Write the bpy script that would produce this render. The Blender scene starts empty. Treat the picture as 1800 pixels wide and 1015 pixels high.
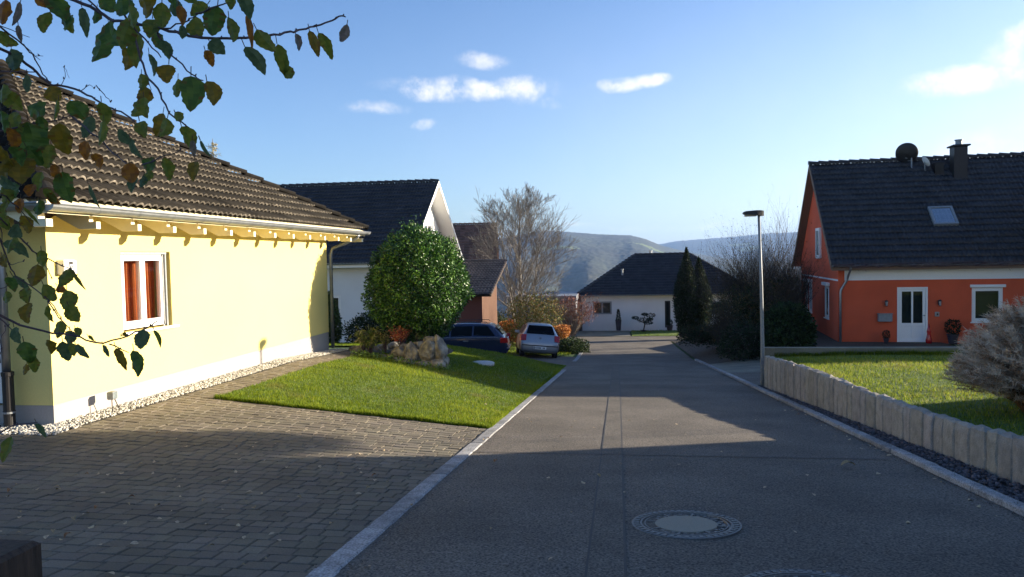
import bpy, math, random
import numpy as np
from mathutils import Vector, Matrix
rng = np.random.default_rng(7); random.seed(7)
sc = bpy.context.scene; COL = sc.collection
R = math.radians
# ------------------------------------------------------------------ camera
F = Vector((-0.14149060, 0.98901069, -0.04287503)); RI = Vector((0.98984447, 0.14074383, -0.01997761)); UP = Vector((0.01372368, 0.04526626, 0.99888069))
cam = bpy.data.cameras.new('camera'); cam.sensor_width = 36; cam.lens = 26.0; cam.clip_start = 0.05; cam.clip_end = 30000
co = bpy.data.objects.new('camera', cam); COL.objects.link(co); sc.camera = co
co.matrix_world = Matrix(((RI.x, UP.x, -F.x, 0), (RI.y, UP.y, -F.y, 0), (RI.z, UP.z, -F.z, 0), (0, 0, 0, 1)))
def ray(px, py): return F + RI*((px-900)/1300) + UP*((507.5-py)/1300)
def atd(px, py, d): return ray(px, py)*d
def aty(px, py, Y): r = ray(px, py); return r*(Y/r.y)
# ------------------------------------------------------------------ mesh helpers
class MB:
    def __init__(s): s.v = []; s.f = []; s.c = []
    def add(s, vs, fs, c=None):
        n = len(s.v); s.v.extend([tuple(p) for p in vs]); s.f.extend([tuple(i+n for i in f) for f in fs]); s.c.extend([c or (1, 1, 1)]*len(fs))
    def box(s, x0, x1, y0, y1, z0, z1, c=None, T=None):
        vs = [(x, y, z) for z in (z0, z1) for y in (y0, y1) for x in (x0, x1)]
        if T: vs = [T(p) for p in vs]
        s.add(vs, [(0, 2, 3, 1), (4, 5, 7, 6), (0, 1, 5, 4), (2, 6, 7, 3), (0, 4, 6, 2), (1, 3, 7, 5)], c)
    def bbox(s, x0, x1, y0, y1, z0, z1, b=.01, c=None):   # box with chamfered top edges and corners
        ring = lambda i, z: [(x0+i, y0+i, z), (x1-i, y0+i, z), (x1-i, y1-i, z), (x0+i, y1-i, z)]
        vs = ring(b, z0)+ring(0, z0+b)+ring(0, z1-b)+ring(b, z1)
        fs = [(3, 2, 1, 0), (12, 13, 14, 15)]
        for k in range(3):
            for i in range(4): fs.append((k*4+i, k*4+(i+1) % 4, k*4+4+(i+1) % 4, k*4+4+i))
        s.add(vs, fs, c)
    def beam(s, a, b, w, h, up=(0, 0, 1), c=None):
        a = Vector(a); b = Vector(b); d = (b-a).normalized(); u = Vector(up); sx = d.cross(u).normalized()*(w/2); uz = sx.cross(d).normalized()*(h/2)
        vs = [p+i*sx+j*uz for p in (a, b) for j in (-1, 1) for i in (-1, 1)]
        s.add(vs, [(0, 2, 3, 1), (4, 5, 7, 6), (0, 1, 5, 4), (2, 6, 7, 3), (0, 4, 6, 2), (1, 3, 7, 5)], c)
    def tube(s, pts, rad, n=6, c=None, caps=True):
        pts = [Vector(p) for p in pts]; m = len(pts)
        if not hasattr(rad, '__len__'): rad = [rad]*m
        vs = []; ref = None
        for i, p in enumerate(pts):
            d = (pts[min(i+1, m-1)]-pts[max(i-1, 0)]).normalized()
            if ref is None: ref = Vector((0, 0, 1)) if abs(d.z) < .9 else Vector((1, 0, 0))
            a = d.cross(ref).normalized(); b = a.cross(d).normalized(); ref = b
            for k in range(n):
                t = 2*math.pi*k/n; vs.append(p+(a*math.cos(t)+b*math.sin(t))*rad[i])
        fs = [(i*n+k, i*n+(k+1) % n, (i+1)*n+(k+1) % n, (i+1)*n+k) for i in range(m-1) for k in range(n)]
        if caps: fs += [tuple(range(n-1, -1, -1)), tuple(range((m-1)*n, m*n))]
        s.add(vs, fs, c)
    def lathe(s, prof, n=24, c=None, o=(0, 0, 0)):
        vs = []; fs = []; m = len(prof)
        for r, z in prof:
            for k in range(n): t = 2*math.pi*k/n; vs.append((o[0]+r*math.cos(t), o[1]+r*math.sin(t), o[2]+z))
        for i in range(m-1):
            for k in range(n): fs.append((i*n+k, i*n+(k+1) % n, (i+1)*n+(k+1) % n, (i+1)*n+k))
        fs += [tuple(range(n-1, -1, -1)), tuple(range((m-1)*n, m*n))]
        s.add(vs, fs, c)
    def prism(s, poly, ax, a0, a1, c=None):   # poly in the plane of the other two axes, extruded along ax
        def P(p, t):
            q = list(p); q.insert(ax, t); return q
        n = len(poly); vs = [P(p, a0) for p in poly]+[P(p, a1) for p in poly]
        s.add(vs, [tuple(range(n)), tuple(range(2*n-1, n-1, -1))]+[(i, i+n, (i+1) % n+n, (i+1) % n) for i in range(n)], c)
    def build(s, name, m, parent=None, smooth=False, fixn=True):
        return mesh(name, np.array(s.v, dtype=float).reshape(-1, 3), s.f, m, parent, np.array(s.c, dtype=float) if any(c != (1, 1, 1) for c in s.c) else None, smooth, fixn)
def mesh(name, v, f, m, parent=None, cols=None, smooth=False, fixn=False):
    me = bpy.data.meshes.new(name)
    if isinstance(f, np.ndarray):
        k = f.shape[1]; me.vertices.add(len(v)); me.vertices.foreach_set('co', v.astype(np.float32).ravel())
        me.loops.add(f.size); me.loops.foreach_set('vertex_index', f.astype(np.int32).ravel())
        me.polygons.add(len(f)); me.polygons.foreach_set('loop_start', np.arange(0, f.size, k, dtype=np.int32)); me.polygons.foreach_set('loop_total', np.full(len(f), k, dtype=np.int32))
        me.update(calc_edges=True); cnt = np.full(len(f), k)
    else:
        me.from_pydata([tuple(p) for p in v], [], f); cnt = np.array([len(x) for x in f])
        if fixn:
            import bmesh
            b = bmesh.new(); b.from_mesh(me); bmesh.ops.recalc_face_normals(b, faces=b.faces); b.to_mesh(me); b.free()
    if cols is not None:
        a = me.color_attributes.new('Col', 'FLOAT_COLOR', 'CORNER')
        cc = np.ones((int(cnt.sum()), 4), dtype=np.float32); cc[:, :3] = np.repeat(cols, cnt, axis=0)
        a.data.foreach_set('color', cc.ravel())
    if smooth: me.polygons.foreach_set('use_smooth', [True]*len(me.polygons))
    if m is not None: me.materials.append(m)
    o = bpy.data.objects.new(name, me); COL.objects.link(o)
    if parent is not None: o.parent = parent
    return o
def tag(o, label=None, cat=None, group=None, kind=None):
    if label: o['label'] = label
    if cat: o['category'] = cat
    if group: o['group'] = group
    if kind: o['kind'] = kind
    return o
def empty(name, loc=(0, 0, 0), rz=0, label=None, cat=None, group=None):
    o = bpy.data.objects.new(name, None); COL.objects.link(o); o.location = loc; o.rotation_euler = (0, 0, rz); o.empty_display_size = .2
    return tag(o, label, cat, group)
def copy_tree(o, parent=None):
    c = o.copy(); COL.objects.link(c); c.parent = parent
    for ch in [x for x in bpy.data.objects if x.parent == o]: copy_tree(ch, c)
    return c
# ------------------------------------------------------------------ materials
def mat(name, col, rough=.8, var=.15, scale=6., bump=.0, bscale=60., col2=None, metal=0., spec=.4, attr=False, scale2=None, var2=.0, trans=0., stretch=None, detail=6., coat=0.):
    m = bpy.data.materials.new(name); m.use_nodes = True; nt = m.node_tree; N = nt.nodes; L = nt.links; b = N['Principled BSDF']
    b.inputs['Roughness'].default_value = rough; b.inputs['Metallic'].default_value = metal; b.inputs['Specular IOR Level'].default_value = spec
    if coat: b.inputs['Coat Weight'].default_value = coat; b.inputs['Coat Roughness'].default_value = .08
    tc = N.new('ShaderNodeTexCoord'); src = tc.outputs['Object']
    if stretch:
        mp = N.new('ShaderNodeMapping'); mp.inputs['Scale'].default_value = stretch; L.new(src, mp.inputs['Vector']); src = mp.outputs['Vector']
    n = N.new('ShaderNodeTexNoise'); n.inputs['Scale'].default_value = scale; n.inputs['Detail'].default_value = detail; L.new(src, n.inputs['Vector'])
    mr = N.new('ShaderNodeMapRange'); mr.inputs['From Min'].default_value = .3; mr.inputs['From Max'].default_value = .7; L.new(n.outputs['Fac'], mr.inputs['Value'])
    mx = N.new('ShaderNodeMix'); mx.data_type = 'RGBA'; L.new(mr.outputs['Result'], mx.inputs[0])
    c2 = col2 or tuple(min(1, x*(1+var)) for x in col); c1 = col if col2 else tuple(x*(1-var) for x in col)
    mx.inputs[6].default_value = (*c1, 1); mx.inputs[7].default_value = (*c2, 1); out = mx.outputs[2]
    if scale2:
        n2 = N.new('ShaderNodeTexNoise'); n2.inputs['Scale'].default_value = scale2; n2.inputs['Detail'].default_value = 3; L.new(src, n2.inputs['Vector'])
        r2 = N.new('ShaderNodeMapRange'); r2.inputs['From Min'].default_value = .35; r2.inputs['From Max'].default_value = .65; r2.inputs['To Min'].default_value = 1-var2; r2.inputs['To Max'].default_value = 1+var2; L.new(n2.outputs['Fac'], r2.inputs['Value'])
        vm = N.new('ShaderNodeVectorMath'); vm.operation = 'SCALE'; L.new(out, vm.inputs[0]); L.new(r2.outputs['Result'], vm.inputs['Scale']); out = vm.outputs[0]
    if attr:
        a = N.new('ShaderNodeAttribute'); a.attribute_name = 'Col'; m2 = N.new('ShaderNodeVectorMath'); m2.operation = 'MULTIPLY'; L.new(out, m2.inputs[0]); L.new(a.outputs['Color'], m2.inputs[1]); out = m2.outputs[0]
    L.new(out, b.inputs['Base Color'])
    if bump:
        nb = N.new('ShaderNodeTexNoise'); nb.inputs['Scale'].default_value = bscale; nb.inputs['Detail'].default_value = 5; L.new(src, nb.inputs['Vector'])
        bp = N.new('ShaderNodeBump'); bp.inputs['Strength'].default_value = 1; bp.inputs['Distance'].default_value = bump; L.new(nb.outputs['Fac'], bp.inputs['Height']); L.new(bp.outputs['Normal'], b.inputs['Normal'])
    if trans:
        t = N.new('ShaderNodeBsdfTranslucent'); L.new(out, t.inputs['Color']); ms = N.new('ShaderNodeMixShader'); ms.inputs[0].default_value = trans
        L.new(b.outputs[0], ms.inputs[1]); L.new(t.outputs[0], ms.inputs[2]); L.new(ms.outputs[0], N['Material Output'].inputs['Surface'])
    return m
M = {}
M['asphalt'] = mat('asphalt', (.110, .094, .078), .88, .85, 62, .005, 160, scale2=.9, var2=.2)
M['asphalt_patch'] = mat('asphalt_patch', (.104, .090, .075), .88, .8, 66, .005, 160, scale2=2, var2=.15)
M['tar'] = mat('tar', (.042, .038, .036), .7, .2, 60, .002, 100)
M['paver'] = mat('paver', (.135, .115, .088), .9, .22, 90, .0025, 180, attr=True, scale2=1.2, var2=.16)
M['joint'] = mat('joint', (.045, .04, .034), .95, .3, 60)
M['granite'] = mat('granite', (.26, .255, .25), .8, .5, 70, .004, 90, attr=True, scale2=7, var2=.2)
M['palisade'] = mat('palisade', (.29, .265, .23), .85, .3, 150, .012, 34, attr=True, scale2=9, var2=.16)
M['concrete'] = mat('concrete', (.17, .16, .125), .85, .12, 30, .002, 80, scale2=1.6, var2=.22)
M['soil'] = mat('soil', (.07, .055, .04), .95, .4, 12, .02, 30)
M['grass_base'] = mat('grass_base', (.07, .12, .022), .95, .35, 9, .02, 60, col2=(.12, .17, .035))
M['grass'] = mat('grass', (1, 1, 1), .6, .12, 3, attr=True, spec=.12, trans=.4)
M['meadow'] = mat('meadow', (.05, .09, .02), .95, .3, .4, .03, 8)
M['pebble'] = mat('pebble', (.50, .48, .44), .7, .2, 30, attr=True)
M['dark_stone'] = mat('dark_stone', (.105, .095, .1), .85, .35, 60, .004, 90, attr=True)
M['rock'] = mat('rock', (.12, .108, .09), .9, .4, 7, .09, 9, col2=(.31, .285, .24), scale2=3, var2=.25)
M['yellow'] = mat('yellow_render', (.76, .62, .22), .9, .03, 40, .0015, 220, scale2=.8, var2=.02)
M['plinth'] = mat('plinth', (.36, .33, .305), .9, .05, 40, .001, 200, scale2=1.5, var2=.05)
M['white'] = mat('white_paint', (.82, .81, .79), .5, .02, 20, 0)
M['white_render'] = mat('white_render', (.70, .70, .70), .9, .03, 30, .001, 200, scale2=.7, var2=.05)
M['cream_wood'] = mat('cream_wood', (.80, .72, .50), .6, .05, 10, .001, 60)
M['orange'] = mat('orange_render', (.62, .105, .042), .9, .06, 30, .0015, 180, scale2=.9, var2=.08)
M['tile_brown'] = mat('tile_brown', (.021, .018, .0145), .95, .3, 14, .002, 90, attr=True, scale2=1.3, var2=.3, spec=.12)
M['moss'] = mat('moss', (.20, .16, .10), .9, .35, 20, .01, 50, attr=False)
M['tile_dark'] = mat('tile_dark', (.018, .018, .023), .45, .2, 14, .001, 90, attr=True, scale2=1.2, var2=.2, spec=.4)
M['tile_mid'] = mat('tile_mid', (.055, .045, .042), .35, .2, 14, .001, 90, attr=True, scale2=1.2, var2=.2)
M['tile_red'] = mat('tile_red', (.12, .065, .05), .8, .3, 20, .001, 90, attr=True)
M['zinc'] = mat('zinc', (.30, .31, .32), .42, .08, 12, 0, metal=.75, scale2=3, var2=.08)
M['darkmetal'] = mat('dark_metal', (.03, .028, .028), .5, .1, 12, 0, metal=.3)
M['steel'] = mat('galvanised_steel', (.25, .265, .28), .6, .15, 25, 0, metal=.3)
M['pale_lid'] = mat('pale_lid', (.42, .42, .42), .8, .2, 20, .002, 60)
M['curtain'] = mat('curtain', (.62, .17, .05), .9, .2, 3, 0, trans=.2)
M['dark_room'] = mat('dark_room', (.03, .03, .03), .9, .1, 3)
M['brickred'] = mat('red_board', (.16, .055, .04), .85, .2, 20, .001, 60, stretch=(8, 8, .6))
M['woodred'] = mat('reddish_boards', (.14, .07, .045), .8, .3, 14, .002, 60, stretch=(9, 9, .5))
M['darkwood'] = mat('dark_wood', (.055, .034, .022), .8, .4, 10, .004, 40, stretch=(6, 6, .8))
M['bark'] = mat('bark', (.18, .16, .14), .9, .3, 14, .01, 40)
M['shrub_twig'] = mat('shrub_twig', (.05, .04, .032), .9, .3, 14, 0)
M['twig'] = mat('twig', (.085, .055, .06), .8, .3, 30, .001, 200)
M['leaf'] = mat('leaf', (1, 1, 1), .45, .12, 40, .0, attr=True, spec=.3, trans=.5)
M['leaf_gloss'] = mat('leaf_gloss', (1, 1, 1), .42, .1, 10, 0, attr=True, spec=.4, trans=.12)
M['leaf_matt'] = mat('leaf_matt', (1, 1, 1), .7, .1, 10, 0, attr=True, spec=.2, trans=.15)
M['dryleaf'] = mat('dry_leaf', (.34, .27, .18), .8, .35, 60, 0, attr=True)
M['iron'] = mat('cast_iron', (.13, .125, .12), .5, .25, 60, .001, 200, metal=.4)
M['cover_concrete'] = mat('cover_concrete', (.27, .24, .185), .85, .15, 120, .001, 200)
M['brown_panel'] = mat('brown_board', (.20, .13, .09), .8, .15, 10, .001, 50, stretch=(.6, 8, 8))
M['silver'] = mat('silver_paint', (.33, .34, .37), .3, .03, 5, metal=.6, coat=.6)
M['navy'] = mat('navy_paint', (.012, .02, .06), .25, .05, 5, metal=.2, coat=.8)
M['tyre'] = mat('tyre', (.02, .02, .02), .85, .1, 30)
M['plastic'] = mat('black_plastic', (.025, .025, .028), .6, .1, 20)
M['redlamp'] = mat('red_lamp', (.42, .012, .015), .2, .05, 20, coat=.6)
M['grey_door'] = mat('grey_door', (.16, .17, .20), .6, .05, 6)
M['terracotta'] = mat('terracotta', (.30, .12, .06), .8, .15, 20)
M['pot_dark'] = mat('dark_pot', (.04, .035, .045), .5, .1, 20)
def glass_mat(name, tint, rough=.03, refl=.12):
    m = bpy.data.materials.new(name); m.use_nodes = True; N = m.node_tree.nodes; L = m.node_tree.links; N.remove(N['Principled BSDF'])
    tr = N.new('ShaderNodeBsdfTransparent'); tr.inputs[0].default_value = (*tint, 1); g = N.new('ShaderNodeBsdfGlossy'); g.inputs['Roughness'].default_value = rough
    fr = N.new('ShaderNodeLayerWeight'); fr.inputs[0].default_value = .5; pw_ = N.new('ShaderNodeMath'); pw_.operation = 'POWER'; pw_.inputs[1].default_value = 4; L.new(fr.outputs['Facing'], pw_.inputs[0]); ad = N.new('ShaderNodeMath'); ad.inputs[1].default_value = refl*.3; L.new(pw_.outputs[0], ad.inputs[0])
    mx = N.new('ShaderNodeMixShader'); L.new(ad.outputs[0], mx.inputs[0]); L.new(tr.outputs[0], mx.inputs[1]); L.new(g.outputs[0], mx.inputs[2]); L.new(mx.outputs[0], N['Material Output'].inputs['Surface'])
    return m
M['glass'] = glass_mat('window_glass', (.85, .88, .88)); M['skyglass'] = glass_mat('roof_glass', (.3, .4, .5), .08, 1.6); M['carglass'] = glass_mat('car_glass', (.12, .14, .15), .03, .06)
# ------------------------------------------------------------------ terrain heights
def interp(x, pts): return np.interp(x, [p[0] for p in pts], [p[1] for p in pts])
RP = [(-40, 2.25), (31, -4.353), (38, -4.8), (50, -5.46), (66, -5.6), (80, -6.6), (120, -13), (400, -58), (900, -75)]
LP = [(-40, 1.8), (-10, -.7), (0, -1.6), (6, -1.92), (10, -1.95), (14, -1.985), (17, -2.15), (20, -2.44), (25.2, -2.98), (26.6, -4.05), (31, -4.2), (36, -4.65), (41, -5.0), (50, -5.46), (66, -5.6), (80, -6.6), (120, -13), (400, -58), (900, -75)]
WT = [(-6, -.35), (3, -1.26), (5, -1.5), (7, -1.70), (8, -1.81), (9.3, -1.91), (10.9, -2.0), (13.4, -2.09), (17.3, -2.35)]
WX = lambda Y: 3.25+(17.2-Y)*.0285
def rz(Y): return interp(Y, RP)
def H(X, Y):
    X = np.asarray(X, float); Y = np.asarray(Y, float); r = rz(Y); l = interp(Y, LP)
    t = np.clip((-1.85-X)/4.9, 0, 1); z = r+(l-r)*(t+.12*np.sin(t*np.pi)*np.clip((Y-11)/7, 0, 1))
    lawn = interp(Y, WT)-.07+.02*np.sin(X*1.3)
    yard = r+(np.clip(-3.42, r, None)-r)*np.clip((X-3.3)/3.5, 0, 1)*np.clip((48-Y)/8, 0, 1)
    wx = WX(Y)
    right = np.where((Y < 17.88), np.where(X > wx+.06, lawn, r+.035), yard)
    right = np.where((Y < 17.88) & (X > 9), lawn+(X-9)*.03, right)
    return np.where(X > 3.0, right, z)
def Hs(x, y): return float(H(x, y))
def sheet(name, m, xs, ys, off=0., f=None, parent=None, keep=None):
    X, Y = np.meshgrid(xs, ys); Z = (f or H)(X, Y)+off; v = np.stack([X, Y, Z], -1).reshape(-1, 3)
    nx = len(xs); i = np.arange(len(ys)-1)[:, None]*nx+np.arange(nx-1)[None]; q = np.stack([i, i+1, i+nx+1, i+nx], -1).reshape(-1, 4)
    if keep is not None: c = v[q].mean(1); q = q[keep(c[:, 0], c[:, 1])]
    return mesh(name, v, q, m, parent, smooth=True)
# ------------------------------------------------------------------ tiles, gutters, openings
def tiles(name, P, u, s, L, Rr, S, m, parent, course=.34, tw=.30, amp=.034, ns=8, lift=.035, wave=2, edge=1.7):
    P = np.array(P, float); u = np.array(u, float); s = np.array(s, float); n = np.cross(u, s); n /= np.linalg.norm(n)
    if n[2] < 0: n = -n
    K = int(math.ceil(S/course)); lo = min(L(0), L(S)); hi = max(Rr(0), Rr(S)); nc = int(math.ceil((hi-lo)/tw*ns))+1
    xs = lo+np.arange(nc)*tw/ns; prof = amp*np.abs(np.sin(np.pi*wave*xs/tw))**.8*1.6-amp*.6
    ph = (xs/tw) % 1; prof = prof+np.where(ph < .08, .010, 0)
    V = []; Q = []; C = []; base = 0
    for k in range(K):
        s0 = k*course; s1 = min(s0+course+.02, S)
        if s1-s0 < .05: continue
        tr = rng.uniform(.66, 1.32, int((hi-lo)/tw)+3)
        rows = []
        for (ss, h) in ((s0, lift-.03), (s0, lift), (s1, 0.)):
            x = np.clip(xs, L(ss), Rr(ss)); rows.append(P+x[:, None]*u+ss*s+(prof+h)[:, None]*n)
        V += rows; i = base+np.arange(nc-1); valid = (np.clip(xs, L(s0), Rr(s0))[1:]-np.clip(xs, L(s0), Rr(s0))[:-1]+np.clip(xs, L(s1), Rr(s1))[1:]-np.clip(xs, L(s1), Rr(s1))[:-1]) > 1e-4
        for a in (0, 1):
            lipc = edge if a == 0 else 1.  # lip faces coloured lighter: a painted edge highlight as well as lichen
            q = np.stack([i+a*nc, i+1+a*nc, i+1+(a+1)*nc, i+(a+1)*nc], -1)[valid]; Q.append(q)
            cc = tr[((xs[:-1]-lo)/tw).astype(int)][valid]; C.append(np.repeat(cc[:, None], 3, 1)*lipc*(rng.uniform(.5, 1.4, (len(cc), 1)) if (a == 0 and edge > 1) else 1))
        base += 3*nc
    o = mesh(name, np.concatenate(V), np.concatenate(Q), m, parent, np.concatenate(C)); return o
def caps(name, a, b, m, parent, r=.11, step=.36, c=None):
    a = Vector(a); b = Vector(b); d = (b-a); n = max(1, int(d.length/step)); g = MB()
    dn = d.normalized(); sx = dn.cross(Vector((0, 0, 1))).normalized(); uz = sx.cross(dn).normalized()
    for k in range(n):
        p0 = a+d*(k/n)-dn*.03; p1 = a+d*((k+1)/n); vs = []
        for p, rr, l in ((p0, r*1.12, .03), (p1, r*.92, 0.)):
            for j in range(9):
                t = math.pi*(j/8)*1.1-.05*math.pi; vs.append(p+sx*math.cos(t)*rr+uz*(math.sin(t)*rr*.8+l-.03))
        vs += [p0-uz*.05]
        v = random.uniform(.8, 1.2); g.add(vs, [(j, j+1, j+10, j+9) for j in range(8)]+[(j+1, j, 18) for j in range(8)], (v, v, v))
    return g.build(name, m, parent, fixn=False)
def gutter(name, a, b, m, parent, out, r=.065, joints=2.0):
    a = Vector(a); b = Vector(b); d = b-a; out = Vector(out); g = MB(); n = 9
    def sec(p, rr, tt=0):
        return [p+out*(-math.cos(math.pi*j/(n-1))*rr)+Vector((0, 0, -math.sin(math.pi*j/(n-1))*rr)) for j in range(n)]
    vs = sec(a, r)+sec(b, r)+sec(a, r*.88)+sec(b, r*.88)
    fs = [(j, j+1, j+1+n, j+n) for j in range(n-1)]+[(j+2*n, j+3*n, j+1+3*n, j+1+2*n) for j in range(n-1)]
    fs += [tuple(range(n)), tuple(range(2*n-1, n-1, -1)), (0, n, 3*n, 2*n), (n-1, 3*n-1, 4*n-1, 2*n-1)]
    g.add(vs, fs); g.tube([a+out*r+Vector((0, 0, .004)), b+out*r+Vector((0, 0, .004))], .011, 6)
    k = int(d.length/joints)
    for i in range(1, k+1):
        p = a+d*(i/(k+1)); q = p+d.normalized()*.03; v2 = sec(p, r*1.05)+sec(q, r*1.05); g.add(v2, [(j, j+1, j+1+n, j+n) for j in range(n-1)])
    return g.build(name, m, parent, fixn=False)
def wall(name, O, u, W, Z0, Z1, holes, depth, inn, m, parent, top=None):
    """vertical wall face from O along u; holes (a0,a1,z0,z1) with reveals going along inn"""
    O = Vector(O); u = Vector(u); inn = Vector(inn); g = MB()
    holes = [h for h in holes if h[3] < Z1]
    xs = sorted({0, W, *[h[0] for h in holes], *[h[1] for h in holes]}); zs = sorted({Z0, Z1, *[h[2] for h in holes], *[h[3] for h in holes]})
    P = lambda a, z, d=0: O+u*a+inn*d+Vector((0, 0, z-O.z))
    for i in range(len(xs)-1):
        for j in range(len(zs)-1):
            cx = (xs[i]+xs[i+1])/2; cz = (zs[j]+zs[j+1])/2
            if any(h[0] < cx < h[1] and h[2] < cz < h[3] for h in holes): continue
            g.add([P(xs[i], zs[j]), P(xs[i+1], zs[j]), P(xs[i+1], zs[j+1]), P(xs[i], zs[j+1])], [(0, 1, 2, 3)])
    for a0, a1, z0, z1 in holes:
        for (p, q) in (((a0, z0), (a1, z0)), ((a1, z0), (a1, z1)), ((a1, z1), (a0, z1)), ((a0, z1), (a0, z0))):
            g.add([P(*p), P(*q), P(*q, depth), P(*p, depth)], [(0, 1, 2, 3)])
    # back skin
    g.add([P(0, Z0, .3), P(W, Z0, .3), P(W, Z1, .3), P(0, Z1, .3)], [(0, 1, 2, 3)])
    return g.build(name, m, parent, fixn=False)
def rectframe(g, P, a0, a1, z0, z1, w, d0, d1, c=None):
    """frame of bars; P(a,z,d)->point"""
    for (x0, x1, y0, y1) in ((a0, a1, z0, z0+w), (a0, a1, z1-w, z1), (a0, a0+w, z0+w, z1-w), (a1-w, a1, z0+w, z1-w)):
        vs = [P(x, y, d) for d in (d0, d1) for y in (y0, y1) for x in (x0, x1)]
        g.add(vs, [(0, 2, 3, 1), (4, 5, 7, 6), (0, 1, 5, 4), (2, 6, 7, 3), (0, 4, 6, 2), (1, 3, 7, 5)], c)
def pbox(g, P, a0, a1, z0, z1, d0, d1, c=None):
    vs = [P(x, y, d) for d in (d0, d1) for y in (z0, z1) for x in (a0, a1)]
    g.add(vs, [(0, 2, 3, 1), (4, 5, 7, 6), (0, 1, 5, 4), (2, 6, 7, 3), (0, 4, 6, 2), (1, 3, 7, 5)], c)
def window(P, a0, a1, z0, z1, d, parent, sashes=1, fw=.06, frame=None, back=True, sill=None, name='window', label=None, bd=.2):
    """window part with frame, panes (sub-parts). d = depth of frame behind wall face"""
    g = MB(); rectframe(g, P, a0, a1, z0, z1, fw, d-.03, d+.05)
    sw = (a1-a0-2*fw)/sashes
    for k in range(sashes):
        rectframe(g, P, a0+fw+k*sw+.003, a0+fw+(k+1)*sw-.003, z0+fw+.003, z1-fw-.003, .055, d-.045, d+.02)
    w = g.build(name, frame or M['white'], parent); tag(w, label)
    gg = MB()
    for k in range(sashes): pbox(gg, P, a0+fw+k*sw+.05, a0+fw+(k+1)*sw-.05, z0+fw+.05, z1-fw-.05, d-.012, d-.006)
    gg.build('pane', M['glass'], w)
    if back:
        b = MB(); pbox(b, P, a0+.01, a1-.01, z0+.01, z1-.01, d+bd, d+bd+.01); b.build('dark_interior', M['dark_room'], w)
    if sill: s = MB(); pbox(s, P, a0-.04, a1+.04, z0-.04, z0, -.05, d); s.build('sill', sill, w)
    return w
SUN_E = 5.0; SKY_S = .05; AIR = 1.0; DUST = 1.3; OZ = 2.4; SKYTINT = (1.08, 1.30, 1.62); CLOUDC = (7.3, 7.3, 7.4); HAZE = .00013; EXPO = 1.65
# ================================================================== SETTING
ln = np.linspace
def cat_(*a): return np.unique(np.round(np.concatenate(a), 3))
gx = cat_(ln(-400, -60, 20), ln(-60, -12, 25), np.arange(-12, 12.01, .25), ln(12, 60, 25), ln(60, 400, 20), np.array([3.62]))
gy = cat_(ln(-60, -6, 20), np.arange(-6, 60.01, .5), ln(60, 120, 30), ln(120, 900, 40), np.array([17.86, 17.9]))
tag(sheet('ground', M['meadow'], gx, gy, -.05, f=lambda X, Y: np.where((X > 3.0) & (X < 3.8) & (Y < 17.88), rz(Y)-.05, H(X, Y))), kind='structure')
ry = cat_(np.arange(-8, 44.01, .5))
tag(sheet('road', M['asphalt'], np.array([-1.85, -1.2, -.6, 0, .6, 1.2, 1.8, 2.4, 3.0]), ry, 0, f=lambda X, Y: rz(Y)), kind='structure')
def crossf(X, Y): return np.maximum(rz(Y), H(X, Y))+.004
tag(sheet('cross_road', M['asphalt'], np.arange(-16, 22, 1.), np.arange(44, 49.6, .5), 0.0, f=lambda X, Y: rz(Y)), kind='structure')
# repaired trench strips and tar seams in the road
def strip(x0, x1, y0, y1, m, name, off=.004):
    o = sheet(name, m, np.array([x0, (x0+x1)/2, x1]), cat_(np.arange(y0, y1, .5), np.array([y1])), off, f=lambda X, Y: rz(Y)); tag(o, kind='structure'); return o
strip(-.20, .015, -3, 26, M['asphalt_patch'], 'road_patch'); strip(.015, .032, -3, 26, M['tar'], 'road_seam'); strip(-.215, -.2, -3, 26, M['tar'], 'road_seam')
strip(-1.72, 2.9, 8.26, 8.285, M['tar'], 'road_seam', .008); strip(-1.72, 2.9, 16.95, 16.975, M['tar'], 'road_seam', .008)
# driveway of block paving
DX0, DX1, DY0, DY1 = -9.5, -1.825, 1.5, 10.22
tag(sheet('driveway', M['joint'], cat_(np.arange(-9.5, -1.825, .25), np.array([-1.825])), cat_(np.arange(-6, 10.2, .25), np.array([10.22])), -.012), kind='structure')
def pavers(name, regions, rowh=.145):
    g = MB()
    for (x0, x1, y0, y1) in regions:
        y = y0; r = 0
        while y < y1-.05:
            x = x0-random.uniform(0, .1); 
            while x < x1:
                w = random.choice([.145, .145, .215, .18]); xa = max(x, x0); xb = min(x+w, x1)
                if xb-xa > .04:
                    v = random.uniform(.84, 1.14); j = .0035; dz = random.uniform(-.002, .002); tl = random.uniform(-.004, .004); tm = random.uniform(-.004, .004)
                    X0, X1, Y0, Y1 = xa+j, xb-j, y+j, min(y+rowh, y1)-j; b = .006; vs = []
                    for (i, zz) in ((0, -.03), (0, -.006), (b, 0)):
                        for (px, py) in ((X0+i, Y0+i), (X1-i, Y0+i), (X1-i, Y1-i), (X0+i, Y1-i)):
                            vs.append((px, py, Hs(px, py)+zz+dz+tl*(px-X0)*5+tm*(py-Y0)*5))
                    c = (v, v*random.uniform(.97, 1.02), v*random.uniform(.93, 1.03))
                    g.add(vs, [(8, 9, 10, 11)]+[(a*4+i, a*4+(i+1) % 4, a*4+4+(i+1) % 4, a*4+4+i) for a in (0, 1) for i in range(4)], c)
                x += w
            y += rowh; r += 1
    return g.build(name, M['paver'], fixn=False)
tag(pavers('block_paving', [(-6.48, -1.825, DY0, DY1), (-8.6, -6.48, DY0, 7.55)]), kind='structure')
tag(sheet('path', M['joint'], np.array([-6.48, -6.25, -6.02]), cat_(np.arange(10.22, 21, .25)), -.012), kind='structure')
tag(pavers('path_paving', [(-6.48, -6.02, 10.22, 20.6)]), kind='structure')
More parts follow.
